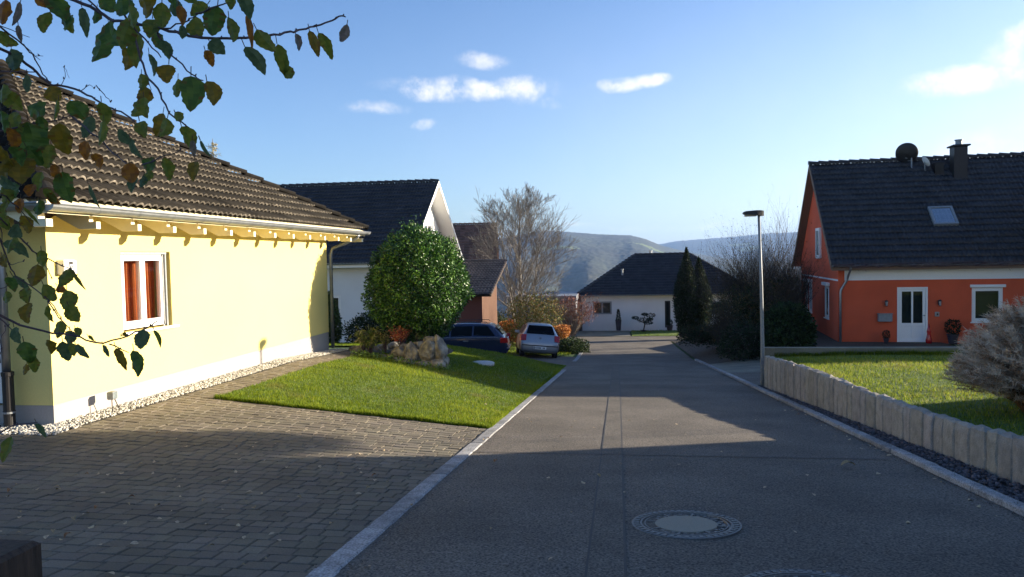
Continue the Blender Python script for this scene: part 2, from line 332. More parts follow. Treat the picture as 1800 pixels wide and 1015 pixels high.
# kerbs
def kerb(name, x0, x1, y0, y1, top, step, seed):
    g = MB(); y = y0; r_ = random.Random(seed)
    while y < y1:
        L_ = min(r_.uniform(*step), y1-y); v = r_.uniform(.75, 1.15); dx = r_.uniform(-.004, .004)
        n = 4; vs = []; fs = []
        for i in range(n+1):
            yy = y+.004+(L_-.008)*i/n; zz = float(rz(yy))+top+r_.uniform(-.003, .003); q = r_.uniform(-.004, .004); xa, xb = x0(yy)+dx+q, x1(yy)+dx-q
            vs += [(xa, yy, zz-.15), (xa, yy, zz-.012), (xa+.012, yy, zz), (xb-.012, yy, zz), (xb, yy, zz-.012), (xb, yy, zz-.15)]
        for i in range(n):
            fs += [(i*6+k, i*6+k+1, i*6+k+7, i*6+k+6) for k in range(5)]
        fs += [(0, 1, 2, 3, 4, 5), tuple(n*6+k for k in (5, 4, 3, 2, 1, 0))]
        g.add(vs, fs, (v, v, v*1.02)); y += L_
    return tag(g.build(name, M['granite'], fixn=False), kind='structure')
kerb('kerb', lambda y: -1.83, lambda y: -1.67, -4, 23.6, .012, (.35, 1.0), 1)
kerb('kerb', lambda y: -1.83, lambda y: -1.67, 29, 43.5, .012, (.5, 1.0), 5)
kerb('kerb', lambda y: 2.99, lambda y: 3.11, -4, 30, .055, (.9, 1.05), 2)
tag(sheet('gravel_bed', M['soil'], np.array([3.10, 3.3, 3.66]), np.arange(-4, 18, .5), .0, f=lambda X, Y: rz(Y)-.03), kind='structure')
def pebbles(name, m, n, fx, fy, size, cols, zf, flat=.6, label=None):
    base = np.array([(1, 0, 0), (-1, 0, 0), (0, 1, 0), (0, -1, 0), (0, 0, 1), (0, 0, -1), (.62, .62, .45), (-.6, .6, .5), (.6, -.6, .5), (-.62, -.62, .4)], float)
    tri = np.array([(0, 6, 4), (6, 2, 4), (2, 7, 4), (7, 1, 4), (1, 9, 4), (9, 3, 4), (3, 8, 4), (8, 0, 4), (0, 2, 6), (2, 1, 7), (1, 3, 9), (3, 0, 8), (0, 5, 2), (2, 5, 1), (1, 5, 3), (3, 5, 0)])
    y = fy(n); x = fx(y, n); z = zf(x, y); S = rng.uniform(size[0], size[1], n); ang = rng.uniform(0, 6.28, n); asp = rng.uniform(.6, 1., n)
    b = base[None]*rng.uniform(.75, 1.2, (n, 10, 1)); bx = b[..., 0]*S[:, None]; by = b[..., 1]*(S*asp)[:, None]; bz = b[..., 2]*(S*flat)[:, None]
    ti = rng.uniform(-.5, .5, n)[:, None]; bz2 = bz+bx*ti; c, s_ = np.cos(ang)[:, None], np.sin(ang)[:, None]
    V = np.stack([x[:, None]+bx*c-by*s_, y[:, None]+bx*s_+by*c, z[:, None]+bz2+(S*.35)[:, None]], -1).reshape(-1, 3)
    T = (np.arange(n)*10)[:, None, None]+tri[None]; cc = np.array(cols)[rng.integers(0, len(cols), n)]*rng.uniform(.75, 1.2, (n, 1))
    return tag(mesh(name, V, T.reshape(-1, 3), m, None, np.repeat(cc, len(tri), 0)), label, kind='stuff')
pebbles('white_gravel', M['pebble'], 7000, lambda y, n: rng.uniform(-6.82, -6.50, n), lambda n: rng.uniform(7.7, 17.3, n), (.008, .021), [(1, 1, 1), (.95, .93, .88), (.8, .78, .74), (1.1, 1.1, 1.1)], lambda x, y: H(x, y)-.005+rng.uniform(0, .015, len(x)))
pebbles('white_gravel', M['pebble'], 1500, lambda y, n: rng.uniform(-9, -6.46, n), lambda n: rng.uniform(7.55, 8.04, n), (.012, .028), [(1, 1, 1), (.9, .88, .83), (.75, .72, .7)], lambda x, y: H(x, y)-.005)
tag(sheet('gravel_bed', M['joint'], np.array([-6.84, -6.6, -6.48]), np.arange(7.5, 21, .5), -.01), kind='structure')
tag(sheet('gravel_bed', M['joint'], np.array([-9.6, -8, -6.84]), np.array([7.5, 7.8, 8.1]), -.01), kind='structure')
pebbles('dark_gravel', M['dark_stone'], 6500, lambda y, n: 3.13+(WX(y)-.02-3.13)*rng.uniform(0, 1, n), lambda n: 2+15.6*rng.uniform(0, 1, n)**1.1, (.012, .034), [(1, 1, 1), (.7, .68, .72), (1.4, 1.3, 1.3), (.9, .8, .75)], lambda x, y: rz(y)-.012+rng.uniform(0, .02, len(x)))
pebbles('road_grit', M['dark_stone'], 2600, lambda y, n: 2.985-np.abs(rng.normal(0, .06, n)), lambda n: rng.uniform(3, 22, n), (.002, .007), [(1, 1, 1), (1.6, 1.3, .9), (.6, .5, .4), (2.2, 1.8, 1.3)], lambda x, y: rz(y)+.002)
pebbles('road_grit', M['dark_stone'], 1500, lambda y, n: -1.66+np.abs(rng.normal(0, .05, n)), lambda n: rng.uniform(3, 22, n), (.002, .006), [(1, 1, 1), (1.6, 1.3, .9), (2.2, 1.8, 1.3)], lambda x, y: rz(y)+.002)
pebbles('road_grit', M['dark_stone'], 2200, lambda y, n: rng.uniform(-1.8, 2.95, n), lambda n: 3.3+9*rng.uniform(0, 1, n)**1.4, (.0015, .004), [(1, 1, 1), (2.6, 2.3, 1.8), (3.2, 3, 2.6)], lambda x, y: rz(y)+.001)
# lawns
lawnL = lambda x, y: (x > -6.0) & (x < -1.825)
tag(sheet('lawn', M['grass_base'], cat_(np.arange(-6.0, -2, .2), np.array([-1.83])), cat_(np.arange(10.24, 26.3, .2)), .006), kind='structure')
tag(sheet('lawn', M['grass_base'], cat_(np.arange(-14, -6.0, .6), np.array([-6.0])), cat_(np.arange(20.7, 27, .5)), .006), kind='structure')
tag(sheet('lawn', M['grass_base'], cat_(np.arange(3.3, 3.9, .04), np.arange(3.9, 16, .3)), cat_(np.arange(4, 17.8, .3)), .006, keep=lambda x, y: x > WX(y)+.085), kind='structure')
tag(sheet('lawn', M['grass_base'], cat_(np.arange(-10, -2.2, .4)), cat_(np.arange(32.5, 44, .5)), .006), kind='structure')
tag(sheet('lawn', M['grass_base'], cat_(np.arange(.9, 9, .5)), cat_(np.arange(49.7, 53.9, .3)), .02), kind='structure')
def blades(name, n, fx, fy, h, w, cols, label, cx=None, lean=.5):
    x = fx(n); y = fy(n)
    if name == 'grass' and x.min() > 3.3: k_ = (x > WX(y)+.13); x = x[k_]; y = y[k_]; n = len(x)
    cl = np.sin(x*5.1+np.sin(y*3.7)*2)*np.sin(y*4.3+np.sin(x*2.9)*2); big = np.sin(x*1.3+1)*np.sin(y*1.1+x*.6)
    z = H(x, y); hh = rng.uniform(h*.5, h*1.3, n)*(1+.25*cl+.15*big); a = rng.uniform(0, 6.28, n); l = rng.uniform(-lean, lean, (n, 2))*hh[:, None]
    wx = np.cos(a)*w/2; wy = np.sin(a)*w/2
    V = np.stack([np.stack([x-wx, y-wy, z], -1), np.stack([x+wx, y+wy, z], -1), np.stack([x+l[:, 0], y+l[:, 1], z+hh], -1)], 1).reshape(-1, 3)
    ci = np.clip((rng.normal(0, .8, n)+cl*.5+big*.7+1.2), 0, 2.999)/3*len(cols)
    C = np.array(cols)[ci.astype(int)]*rng.uniform(.75, 1.25, (n, 1))
    pt = np.clip(np.sin(x*2.1+.4)*np.sin(y*1.7+x*.9)+.6*np.sin(x*6+y*2)*np.sin(y*5)-.75, 0, 1)[:, None]*.9; C = C*(1-pt)+np.array([[.17, .14, .06]])*pt; fl = rng.uniform(0, 1, n) < .004; C[fl] = (.45, .45, .30)
    return tag(mesh(name, V, np.arange(n*3).reshape(-1, 3), M['grass'], None, C), label, kind='stuff')
GC = [(.08, .13, .010), (.12, .18, .012), (.17, .235, .015), (.21, .27, .018), (.27, .30, .03)]
tri_ = lambda a, b: (lambda n: a+(b-a)*rng.uniform(0, 1, n))
blades('grass', 110000, tri_(-6.0, -1.83), lambda n: 10.25+15.7*rng.uniform(0, 1, n)**1.25, .045, .011, GC, 'short bright green grass of the sunlit front lawn')
blades('grass', 5000, tri_(-6.0, -1.81), lambda n: 10.2+.09*rng.uniform(0, 1, n), .06, .010, GC, None)
blades('grass', 5000, lambda n: -1.83-.1*rng.uniform(0, 1, n)**2+.03, tri_(10.25, 23), .06, .010, GC, None)
blades('grass', 75000, lambda n: 3.42+8*rng.uniform(0, 1, n)**1.2, tri_(6, 17.78), .05, .012, [(.12, .17, .02), (.18, .24, .025), (.24, .30, .03), (.30, .33, .04), (.32, .29, .08)], 'yellowish short grass of the lawn behind the palisades')
blades('grass', 12000, tri_(-10, -2.2), tri_(32.6, 43), .07, .03, GC, None)
blades('grass', 4000, tri_(.9, 9), tri_(49.7, 53.9), .07, .03, GC, None)
blades('grass', 14000, tri_(-13, -5.7), tri_(20.7, 27), .06, .02, GC, None)
blades('grass', 1600, lambda n: 3.02+.1*rng.uniform(0, 1, n), tri_(5, 17), .03, .006, [(.08, .1, .03), (.12, .1, .05)], None)
blades('grass', 3500, lambda n: rng.uniform(3.6, 7.6, n), lambda n: 17.74+.05*rng.uniform(0, 1, n), .11, .012, GC, None)
tag(sheet('yard', M['concrete'], cat_(np.arange(3.12, 9.1, .5)), np.arange(17.95, 27.01, .5), .004), kind='structure')
tag(sheet('yard', M['asphalt'], cat_(np.arange(3.14, 6.1, .5)), np.arange(18.2, 22.3, .5), .012), kind='structure')
tag(sheet('yard', M['soil'], cat_(np.arange(3.12, 12.1, .5)), np.arange(27, 44.01, .5), .002), kind='structure')
tag(sheet('yard', M['asphalt'], np.array([-13, -10, -7, -4.2, -3, -1.83]), cat_(np.arange(26.2, 32.4, .2)), -.004), kind='structure')
tag(sheet('forecourt', M['concrete'], np.array([-6, -4, -2, 0, .8]), cat_(np.arange(49.7, 54, .5)), .01), kind='structure')
# distant hills
def hills(name, az0, az1, r0, r1, nr, na, f, m):
    az = np.radians(ln(az0, az1, na)); rr = r0*(r1/r0)**ln(0, 1, nr); A, RR = np.meshgrid(az, rr); X = RR*np.sin(A); Y = RR*np.cos(A); Z = f(np.degrees(A), RR)
    v = np.stack([X, Y, Z], -1).reshape(-1, 3); i = np.arange(nr-1)[:, None]*na+np.arange(na-1)[None]; q = np.stack([i, i+1, i+na+1, i+na], -1).reshape(-1, 4)
    return tag(mesh(name, v, q, m, None, smooth=True), kind='structure')
sm = lambda t: (lambda u: u*u*(3-2*u))(np.clip(t, 0, 1))
# azimuths are relative to the road (+Y)
AZ = lambda px: math.degrees(math.atan2(*ray(px, 448)[:2]))
topA = [(AZ(x), (447-(x-1085)*.02-y)/1300) for x, y in ((-100, 412), (300, 408), (640, 414), (800, 424), (850, 425), (905, 416), (950, 407), (1000, 409), (1050, 413), (1110, 415), (1135, 421), (1160, 431), (1200, 441), (1260, 452), (1400, 462))]
topB = [(AZ(x), (447-(x-1085)*.02-y)/1300) for x, y in ((-100, 430), (900, 434), (1080, 436), (1150, 431), (1190, 424), (1230, 421), (1290, 417), (1345, 412), (1400, 410), (1480, 408), (1600, 412), (1800, 405), (1900, 402))]
def fA(A, RR):
    top = np.interp(A, [p[0] for p in topA], [p[1] for p in topA])*2500
    z = -75+(top+75)*sm((RR-650)/1850)**.8
    n = 5*np.sin(A*1.1+RR*.003)+2*np.sin(A*2.3-RR*.005)
    z = z+n*np.clip((2300-RR)/1200, 0, 1)*np.clip((RR-600)/400, 0, 1)
    z = np.where(RR > 2500, top-(RR-2500)*.12, z)
    return z+rng.uniform(-1, 1, A.shape)*np.clip((RR-500)/600, 0, 1)*(1.5)
def fB(A, RR):
    top = np.interp(A, [p[0] for p in topB], [p[1] for p in topB])*4200
    z = -60+(top+60)*sm((RR-2700)/1500); z = np.where(RR > 4200, top-(RR-4200)*.1, z)
    return z+rng.uniform(-1, 1, A.shape)*1.6
def forest_mat(name, sc_):
    m = mat(name, (.003, .007, .005), .95, .4, .022*sc_, 0, col2=(.035, .042, .022), scale2=.0035*sc_, var2=.35, detail=9)
    nt = m.node_tree; N = nt.nodes; L = nt.links; b = N['Principled BSDF']; cur = b.inputs['Base Color'].links[0].from_socket
    tc = N.new('ShaderNodeTexCoord'); n = N.new('ShaderNodeTexNoise'); n.inputs['Scale'].default_value = .0042; n.inputs['Detail'].default_value = 4; L.new(tc.outputs['Object'], n.inputs['Vector'])
    rp = N.new('ShaderNodeMapRange'); rp.inputs['From Min'].default_value = .64; rp.inputs['From Max'].default_value = .65; L.new(n.outputs['Fac'], rp.inputs['Value'])
    mx = N.new('ShaderNodeMix'); mx.data_type = 'RGBA'; L.new(rp.outputs['Result'], mx.inputs[0]); L.new(cur, mx.inputs[6]); mx.inputs[7].default_value = (.10, .13, .04, 1)
    n3 = N.new('ShaderNodeTexNoise'); n3.inputs['Scale'].default_value = .006; n3.inputs['Detail'].default_value = 6; L.new(tc.outputs['Object'], n3.inputs['Vector'])
    r3 = N.new('ShaderNodeMapRange'); r3.inputs['From Min'].default_value = .58; r3.inputs['From Max'].default_value = .72; r3.inputs['To Max'].default_value = .6; L.new(n3.outputs['Fac'], r3.inputs['Value'])
    m3 = N.new('ShaderNodeMix'); m3.data_type = 'RGBA'; L.new(r3.outputs['Result'], m3.inputs[0]); L.new(mx.outputs[2], m3.inputs[6]); m3.inputs[7].default_value = (.06, .04, .018, 1)
    L.new(m3.outputs[2], b.inputs['Base Color']); return m
FM = forest_mat('forest', 1.)
hills('hills', -42, 42, 500, 2700, 230, 560, fA, FM)
hills('far_hills', -42, 42, 2650, 4600, 60, 460, fB, FM)
# ================================================================== PALISADE WALL
pw = empty('palisade_wall', (3.4, 10, Hs(3.2, 10)), 0, 'low retaining wall of upright rough granite palisades stepping down along the road', 'wall')
y = 17.28; k = 0
while y > 2.2:
    w = random.choice([.20, .24, .27, .31, .36]); k += 1
    yc = y-w/2; zt = float(interp(yc, WT))+random.uniform(-.008, .010); zb = float(rz(yc))-.2; x0 = WX(yc)+random.uniform(-.008, .008); t = .13
    nz = 7; nyy = 3; g = MB(); vs = []; fs = []
    ys_ = [y-w+.004, y-w+.016, y-w/2, y-.016, y-.004]; ringn = 0
    # grid of a rough block: loops around in plan, stacked in z
    for i in range(nz+1):
        tz = i/nz; zz = zb+(zt-zb)*tz
        pl = [(x0+.014, ys_[0]), (x0, ys_[1]), (x0, ys_[2]), (x0, ys_[3]), (x0+.014, ys_[4]), (x0+t, ys_[4]), (x0+t, ys_[2]), (x0+t, ys_[0])]
        for (a, b) in pl:
            ins = .012 if i == nz else 0; jx = random.uniform(-.005, .005); jy = random.uniform(-.0015, .0015)
            vs.append((a+(ins if a < x0+t/2 else -ins)+jx, b+jy, zz+(random.uniform(-.012, .012) if i == nz else 0)-(.012 if (i == nz and a < x0+.02) else 0)))
    for i in range(nz):
        fs += [(i*8+j, i*8+(j+1) % 8, i*8+8+(j+1) % 8, i*8+8+j) for j in range(8)]
    top = nz*8; vs.append((x0+t/2, yc, zt+random.uniform(.0, .015))); fs += [(top+j, top+(j+1) % 8, len(vs)-1) for j in range(8)]
    v = random.uniform(.85, 1.12); g.add([(a-3.4, b-10, c-pw.location.z) for a, b, c in vs], fs, (v, v*random.uniform(.97, 1.0), v*random.uniform(.92, 1.0)))
    g.build('palisade', M['palisade'], pw); y -= w
# concrete garden wall
cwy = MB(); cwy.bbox(3.30, 9.6, 17.80, 17.96, -3.4, -2.235, .008)
tag(cwy.build('garden_wall', M['concrete']), 'smooth low concrete wall along the back of the lawn behind the street lamp', 'wall')
# street lamp
lp = empty('street_lamp', (3.26, 17.42, -3.17), 0, 'slim grey street lamp with flat dark head at the end of the palisade wall', 'street lamp')
g = MB(); g.tube([(0, 0, -.1), (-.01, 0, 1.0), (-.03, 0, 2.4), (-.075, 0, 4.02)], [.046, .044, .036, .030], 12); g.build('pole', M['steel'], lp, smooth=True)
g = MB(); g.bbox(-.05, .03, .045-.1, .047-.1+.004, .4, .75, .004); g.build('service_door', M['steel'], lp)
g = MB(); vs = []
for (x, w, zt, zb) in ((-.42, .09, 4.075, 4.035), (-.36, .115, 4.10, 4.01), (-.12, .115, 4.115, 4.0), (-.02, .07, 4.11, 3.98), (.03, .04, 4.10, 3.98)):
    vs += [(x, -w, zb), (x, -w*.9, zt-.01), (x, 0, zt), (x, w*.9, zt-.01), (x, w, zb)]
g.add(vs, [(i*5+j, i*5+(j+1) % 5, i*5+5+(j+1) % 5, i*5+5+j) for i in range(4) for j in range(5)]+[(4, 3, 2, 1, 0), (20, 21, 22, 23, 24)]); g.build('lamp_head', M['darkmetal'], lp)
g = MB(); g.bbox(-.38, -.13, -.085, .085, 3.975, 4.012, .01); g.build('lens', M['plinth'], lp)
# manhole covers
def manhole(x, y, label):
    sl = math.atan(.093); z = float(rz(y)); o = empty('manhole_cover', (x, y, z+.002), 0, label, 'manhole cover', 'round manhole covers in the road'); o.rotation_euler = (-sl, 0, R(12))
    g = MB(); g.lathe([(.392, -.05), (.392, .006), (.380, .009), (.374, .004), (.334, .004), (.330, .008), (.318, .008), (.316, -.004), (.305, -.006)], 64)
    for k in range(44):
        t = 2*math.pi*k/44; c, s = math.cos(t), math.sin(t); T = lambda p, c=c, s=s: (p[0]*c-p[1]*s, p[0]*s+p[1]*c, p[2]); g.box(.338, .374, -.014, .014, .0, .009, T=T)
    g.build('frame_ring', M['iron'], o)
    g = MB(); g.lathe([(.300, -.03), (.300, .006), (.292, .007), (.288, -.008), (.21, -.008)], 48)
    for k in range(8):
        t = 2*math.pi*(k+.4)/8; c, s = math.cos(t), math.sin(t); T = lambda p, c=c, s=s: (p[0]*c-p[1]*s, p[0]*s+p[1]*c, p[2]); g.box(.216, .290, -.006, .006, -.01, .006, T=T)
    for k in range(36):
        t = 2*math.pi*(k+.2)/36; c, s = math.cos(t), math.sin(t); T = lambda p, c=c, s=s: (p[0]*c-p[1]*s, p[0]*s+p[1]*c, p[2]); r0 = .232 if k % 2 else .258; g.box(r0, r0+.022, -.012, .012, -.01, .002, T=T)
    g.build('vent_ring', M['iron'], o)
    g = MB(); g.lathe([(.222, -.02), (.222, .003), (.216, .0055), (.0, .0065)], 48); g.build('concrete_fill', M['cover_concrete'], o)
    return o
manhole(.47, 5.44, 'round cast iron manhole cover with pale concrete centre in the road'); manhole(1.01, 4.10, 'second manhole cover just showing at the bottom edge of the photo')
# bottom-left wooden post
pp = atd(8, 985, 1.9); g = MB(); g.bbox(pp.x-.10, pp.x+.045, pp.y-.07, pp.y+.07, -1.75, pp.z+.03, .012)
tag(g.build('wooden_post', M['darkwood']), 'dark weathered wooden post top in the bottom left corner', 'post')
# fallen leaves
def leafmesh(name, L=.06, W=.04, curl=.2):
    n = 7; vs = []; 
    for i in range(n):
        t = i/(n-1); w = W/2*math.sin(math.pi*(t**.8))**.75+.0008; z = curl*L*math.sin(t*3)*.6
        vs += [(L*(t-.5), -w, z+curl*w*1.2), (L*(t-.5), 0, z), (L*(t-.5), w, z+curl*w*1.0)]
    fs = []
    for i in range(n-1): fs += [(i*3, i*3+3, i*3+4, i*3+1), (i*3+1, i*3+4, i*3+5, i*3+2)]
    g = MB(); g.add(vs, fs); return g.build(name, M['dryleaf'], fixn=False)
protos = []
for i, (cu, cc) in enumerate(((.15, (1.2, 1.15, 1.1)), (.35, (.9, .8, .6)), (-.25, (1.35, 1.25, 1.1)), (.5, (.8, .45, .25)))):
    o = leafmesh('fallen_leaf', .055, .036, cu); m_ = M['dryleaf'].copy(); m_.name = 'dry_leaf_%d' % i
    for nd in m_.node_tree.nodes:
        if nd.type == 'MIX':
            for k in (6, 7): q = nd.inputs[k].default_value; nd.inputs[k].default_value = (q[0]*cc[0], q[1]*cc[1], q[2]*cc[2], 1)
    for nd in m_.node_tree.nodes:
        if nd.type == 'ATTRIBUTE': nd.attribute_name = 'Col'
    o.data.materials.clear(); o.data.materials.append(m_)
    a = o.data.color_attributes.new('Col', 'FLOAT_COLOR', 'CORNER'); a.data.foreach_set('color', np.ones(len(o.data.loops)*4, dtype=np.float32)); protos.append(o)
used = set()
def drop(x, y, where, grp):
    i = random.choices(range(4), (4, 3, 3, 1))[0]; o = protos[i]
    if i in used: o = o.copy(); COL.objects.link(o)
    used.add(i); s = random.uniform(.45, 1.05); o.scale = (s, s, s); o.location = (x, y, max(Hs(x, y), float(rz(y)) if -1.85 < x < 3 else -99)+.012); o.rotation_euler = (random.uniform(-.35, .35), random.uniform(-.35, .35), random.uniform(0, 6.28)); tag(o, where, 'leaf', grp)
for _ in range(190):
    x = random.uniform(-5.4, -2.05); y = 2.6+5.5*random.random()**1.6; drop(x, y, 'small dry leaf lying on the block paving of the driveway', 'fallen leaves on the driveway')
for _ in range(45):
    x = random.uniform(-1.7, 2.9); y = 3.6+9*random.random()**1.5; drop(x, y, 'small dry leaf lying on the asphalt of the road', 'fallen leaves on the road')
for _ in range(40):
    y = 3.6+11*random.random(); x = 2.95-abs(random.gauss(0, .12)); drop(x, y, 'small dry leaf against the kerb below the palisades', 'fallen leaves along the right kerb')
for _ in range(50):
    x = -1.95-abs(random.gauss(0, .35)); y = random.uniform(10.3, 14); drop(x, y, 'small dry leaf in the grass of the front lawn', 'fallen leaves on the lawn')
o = leafmesh('twig_leaf', .16, .075, .4); o.data.materials.clear(); o.data.materials.append(protos[1].data.materials[0]); q = onroad = None
a = o.data.color_attributes.new('Col', 'FLOAT_COLOR', 'CORNER'); a.data.foreach_set('color', np.ones(len(o.data.loops)*4, dtype=np.float32))
o.location = (2.27, 7.75, float(rz(7.75))+.02); o.name = 'curled_leaf'; o.rotation_euler = (0, .1, .2); tag(o, 'large curled brown leaf alone on the asphalt below the palisades', 'leaf')
# ================================================================== YELLOW HOUSE
yh = empty('yellow_house', (-12, 12.5, -2.0), 0, 'pale yellow rendered house with brown tiled hip roof and white window, left foreground', 'house')
def W(o):   # shift a mesh given in world coordinates under its parent
    o.matrix_parent_inverse = Matrix.Translation(-o.parent.location) if o.parent.rotation_euler.z == 0 else o.matrix_parent_inverse; return o
XW, Y0, Y1 = -6.83, 8.07, 16.78
# front (east) wall: a runs along +Y
WIN = (9.42-Y0, 10.56-Y0, -.95, .18)
W(wall('wall', (XW, Y0, 0), (0, 1, 0), Y1-Y0, -1.70, 1.04, [WIN], .14, (-1, 0, 0), M['yellow'], yh))
W(wall('wall', (XW-11, Y0, 0), (1, 0, 0), 11, -1.70, 1.04, [(9.3, 10.35, -1.7, .0)], .16, (0, 1, 0), M['yellow'], yh))
W(wall('wall', (XW, Y1, 0), (-1, 0, 0), 11, -1.70, 1.04, [], .12, (0, -1, 0), M['yellow'], yh))
g = MB(); g.box(XW-11, XW-.008, Y0+.008, Y1-.008, -2.5, -1.70); W(g.build('plinth', M['plinth'], yh))
PY = lambda a, z, d: (XW-d, Y0+a, z)
w = window(PY, WIN[0], WIN[1]-.10, WIN[2]+.03, WIN[3]-.02, .085, yh, 2, .05, back=False); W(w)
for ch in [x for x in bpy.data.objects if x.parent == w]: pass
g = MB(); ny = 60
for (a0, a1, ph) in ((WIN[0]+.04, WIN[0]+.50, 0), (WIN[0]+.54, WIN[1]-.13, 2)):
    vs = []
    for i in range(ny+1):
        a = a0+(a1-a0)*i/ny; d = .20+.018*math.sin(i*.85+ph)+.01*math.sin(i*.37+1); pinch = .0
        for z in (-.92, -.4, .14): vs.append((XW-d-.01*math.sin(i*.5+z*3), Y0+a, z))
    g.add(vs, [(i*3+j, i*3+j+1, i*3+j+4, i*3+j+3) for i in range(ny) for j in range(2)])
W(g.build('curtain', M['curtain'], yh, smooth=True, fixn=False))
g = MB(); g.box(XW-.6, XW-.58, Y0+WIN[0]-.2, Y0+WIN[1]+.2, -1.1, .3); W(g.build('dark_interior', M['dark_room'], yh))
g = MB(); g.bbox(XW-.1, XW+.055, 9.36, 10.66, -.985, -.951, .006); W(g.build('window_sill', M['white'], yh))
g = MB(); g.box(XW-.10, XW-.03, 10.475, 10.505, -.95, .17); g.box(XW-.08, XW-.055, 10.42, 10.452, -.95, .17); g.box(XW-.115, XW-.02, 9.43, 10.5, .145, .178); W(g.build('shutter_rail', M['steel'], yh))
# side door in the dark side
g = MB(); g.box(XW-1.68, XW-.67, Y0+.10, Y0+.14, -1.7, 0); W(g.build('side_door', M['white'], yh))
# roof
EX, EZ, TP = -6.14, .64, math.tan(R(30)); EY0, EY1 = 7.30, 17.55; HALF = (EY1-EY0)/2; LX = 24.0
c30, s30 = math.cos(R(30)), math.sin(R(30)); SL = HALF/c30
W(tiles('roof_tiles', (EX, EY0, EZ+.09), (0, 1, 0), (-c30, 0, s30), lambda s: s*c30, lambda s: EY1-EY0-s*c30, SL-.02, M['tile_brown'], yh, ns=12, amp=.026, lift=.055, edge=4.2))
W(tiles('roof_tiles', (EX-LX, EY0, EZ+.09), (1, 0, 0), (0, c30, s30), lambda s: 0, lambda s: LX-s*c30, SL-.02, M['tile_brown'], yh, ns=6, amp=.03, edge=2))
g = MB(); A = [(EX, EY0, EZ+.05), (EX, EY1, EZ+.05), (EX-HALF, (EY0+EY1)/2, EZ+.05+HALF*TP), (EX-LX, (EY0+EY1)/2, EZ+.05+HALF*TP), (EX-LX, EY0, EZ+.05), (EX-LX, EY1, EZ+.05)]
g.add(A, [(0, 1, 2), (0, 2, 3, 4), (1, 5, 3, 2)]); g.add([(x, y_, z-.04) for x, y_, z in A], [(0, 1, 2), (0, 2, 3, 4), (1, 5, 3, 2)])
W(g.build('soffit_boards', M['cream_wood'], yh, fixn=False))
ap = (EX-HALF, (EY0+EY1)/2, EZ+.16+HALF*TP)
W(caps('hip_tiles', (EX+.02, EY1+.02, EZ+.14), ap, M['tile_brown'], yh, r=.10, step=.38)); W(caps('hip_tiles', (EX+.02, EY0-.02, EZ+.14), ap, M['tile_brown'], yh, r=.10, step=.38))
W(caps('ridge_tiles', ap, (EX-LX, ap[1], ap[2]), M['tile_brown'], yh, r=.10, step=.38))
W(gutter('gutter', (EX+.045, EY0-.05, EZ+.03), (EX+.045, EY1+.10, EZ+.03), M['zinc'], yh, (1, 0, 0), .072, .75))
W(gutter('gutter', (EX, EY0-.07, EZ+.04), (EX-12, EY0-.07, EZ+.04), M['zinc'], yh, (0, -1, 0), .07, 2))
g = MB(); g.box(EX-.03, EX-.005, EY0, EY1, EZ-.06, EZ+.06); g.box(EX-12, EX-.03, EY0+.0, EY0+.025, EZ-.06, EZ+.06); W(g.build('fascia', M['cream_wood'], yh))
nr = 14
for i in range(nr):
    yy = EY0+.06+(EY1-EY0-.16)*i/(nr-1); g = MB(); wd = .045 if 0 < i < nr-1 else .06
    z0 = EZ+.0
    g.prism([(EX-.13, z0+.0), (EX-.13, z0-.12), (EX-.035, z0-.12), (EX-.035, z0-.205), (EX-.26, z0-.205), (XW-.05, z0+.05), (XW-.05, z0+.42)], 1, yy-wd*.8, yy+wd*.8)
    W(g.build('rafter', M['cream_wood'], yh))
for i in range(8):
    xx = EX-.4-i*.75; g = MB(); g.prism([(EY0+.03, EZ), (EY0+.03, EZ-.19), (EY0+.26, EZ-.19), (Y0+.05, EZ+.1), (Y0+.05, EZ+.46)], 0, xx-.045, xx+.045); W(g.build('rafter', M['darkwood'], yh))
g = MB(); g.tube([(EX-.0, 17.1, EZ-.03), (EX-.05, 17.08, EZ-.12), (XW+.09, 16.93, EZ-.36), (XW+.05, 16.90, EZ-.52), (XW+.05, 16.88, -2.1)], .042, 10); W(g.build('downpipe', M['zinc'], yh, smooth=True))
g = MB(); g.tube([(-8.4, 7.9, .18), (-7.62, 7.9, .20), (-7.40, 7.92, .14), (-7.34, 7.95, 0.0), (-7.34, 7.95, -1.36)], .048, 12); W(g.build('downpipe', M['zinc'], yh, smooth=True))
g = MB(); g.lathe([(.062, -2.1), (.062, -1.78), (.068, -1.775), (.068, -1.74), (.062, -1.735), (.062, -1.32), (.07, -1.315), (.07, -1.27), (.05, -1.26)], 16, o=(-7.31, 7.93, 0))
W(g.build('standpipe', M['darkmetal'], yh, smooth=False))
g = MB(); g.lathe([(.064, -1.775), (.0705, -1.77), (.0705, -1.75), (.064, -1.745)], 16, o=(-7.31, 7.93, 0)); W(g.build('pipe_clamp', M['steel'], yh))
# wall box
wb = empty('wall_box', (XW, 8.33, -.02), 0, 'small white outdoor sensor box mounted on the yellow wall near its corner', 'wall box')
g = MB(); g.bbox(.001, .10, -.105, .105, -.09, .09, .012); g.build('case', M['white'], wb)
g = MB(); g.box(.10, .104, -.02, .045, .035, .072); g.build('display', M['darkmetal'], wb)
g = MB()
for k in range(6): g.box(.10, .106, -.03, .08, -.07+k*.016, -.062+k*.016)
g.box(.1, .108, -.01, .012, -.07, .02); g.build('grille', M['steel'], wb)
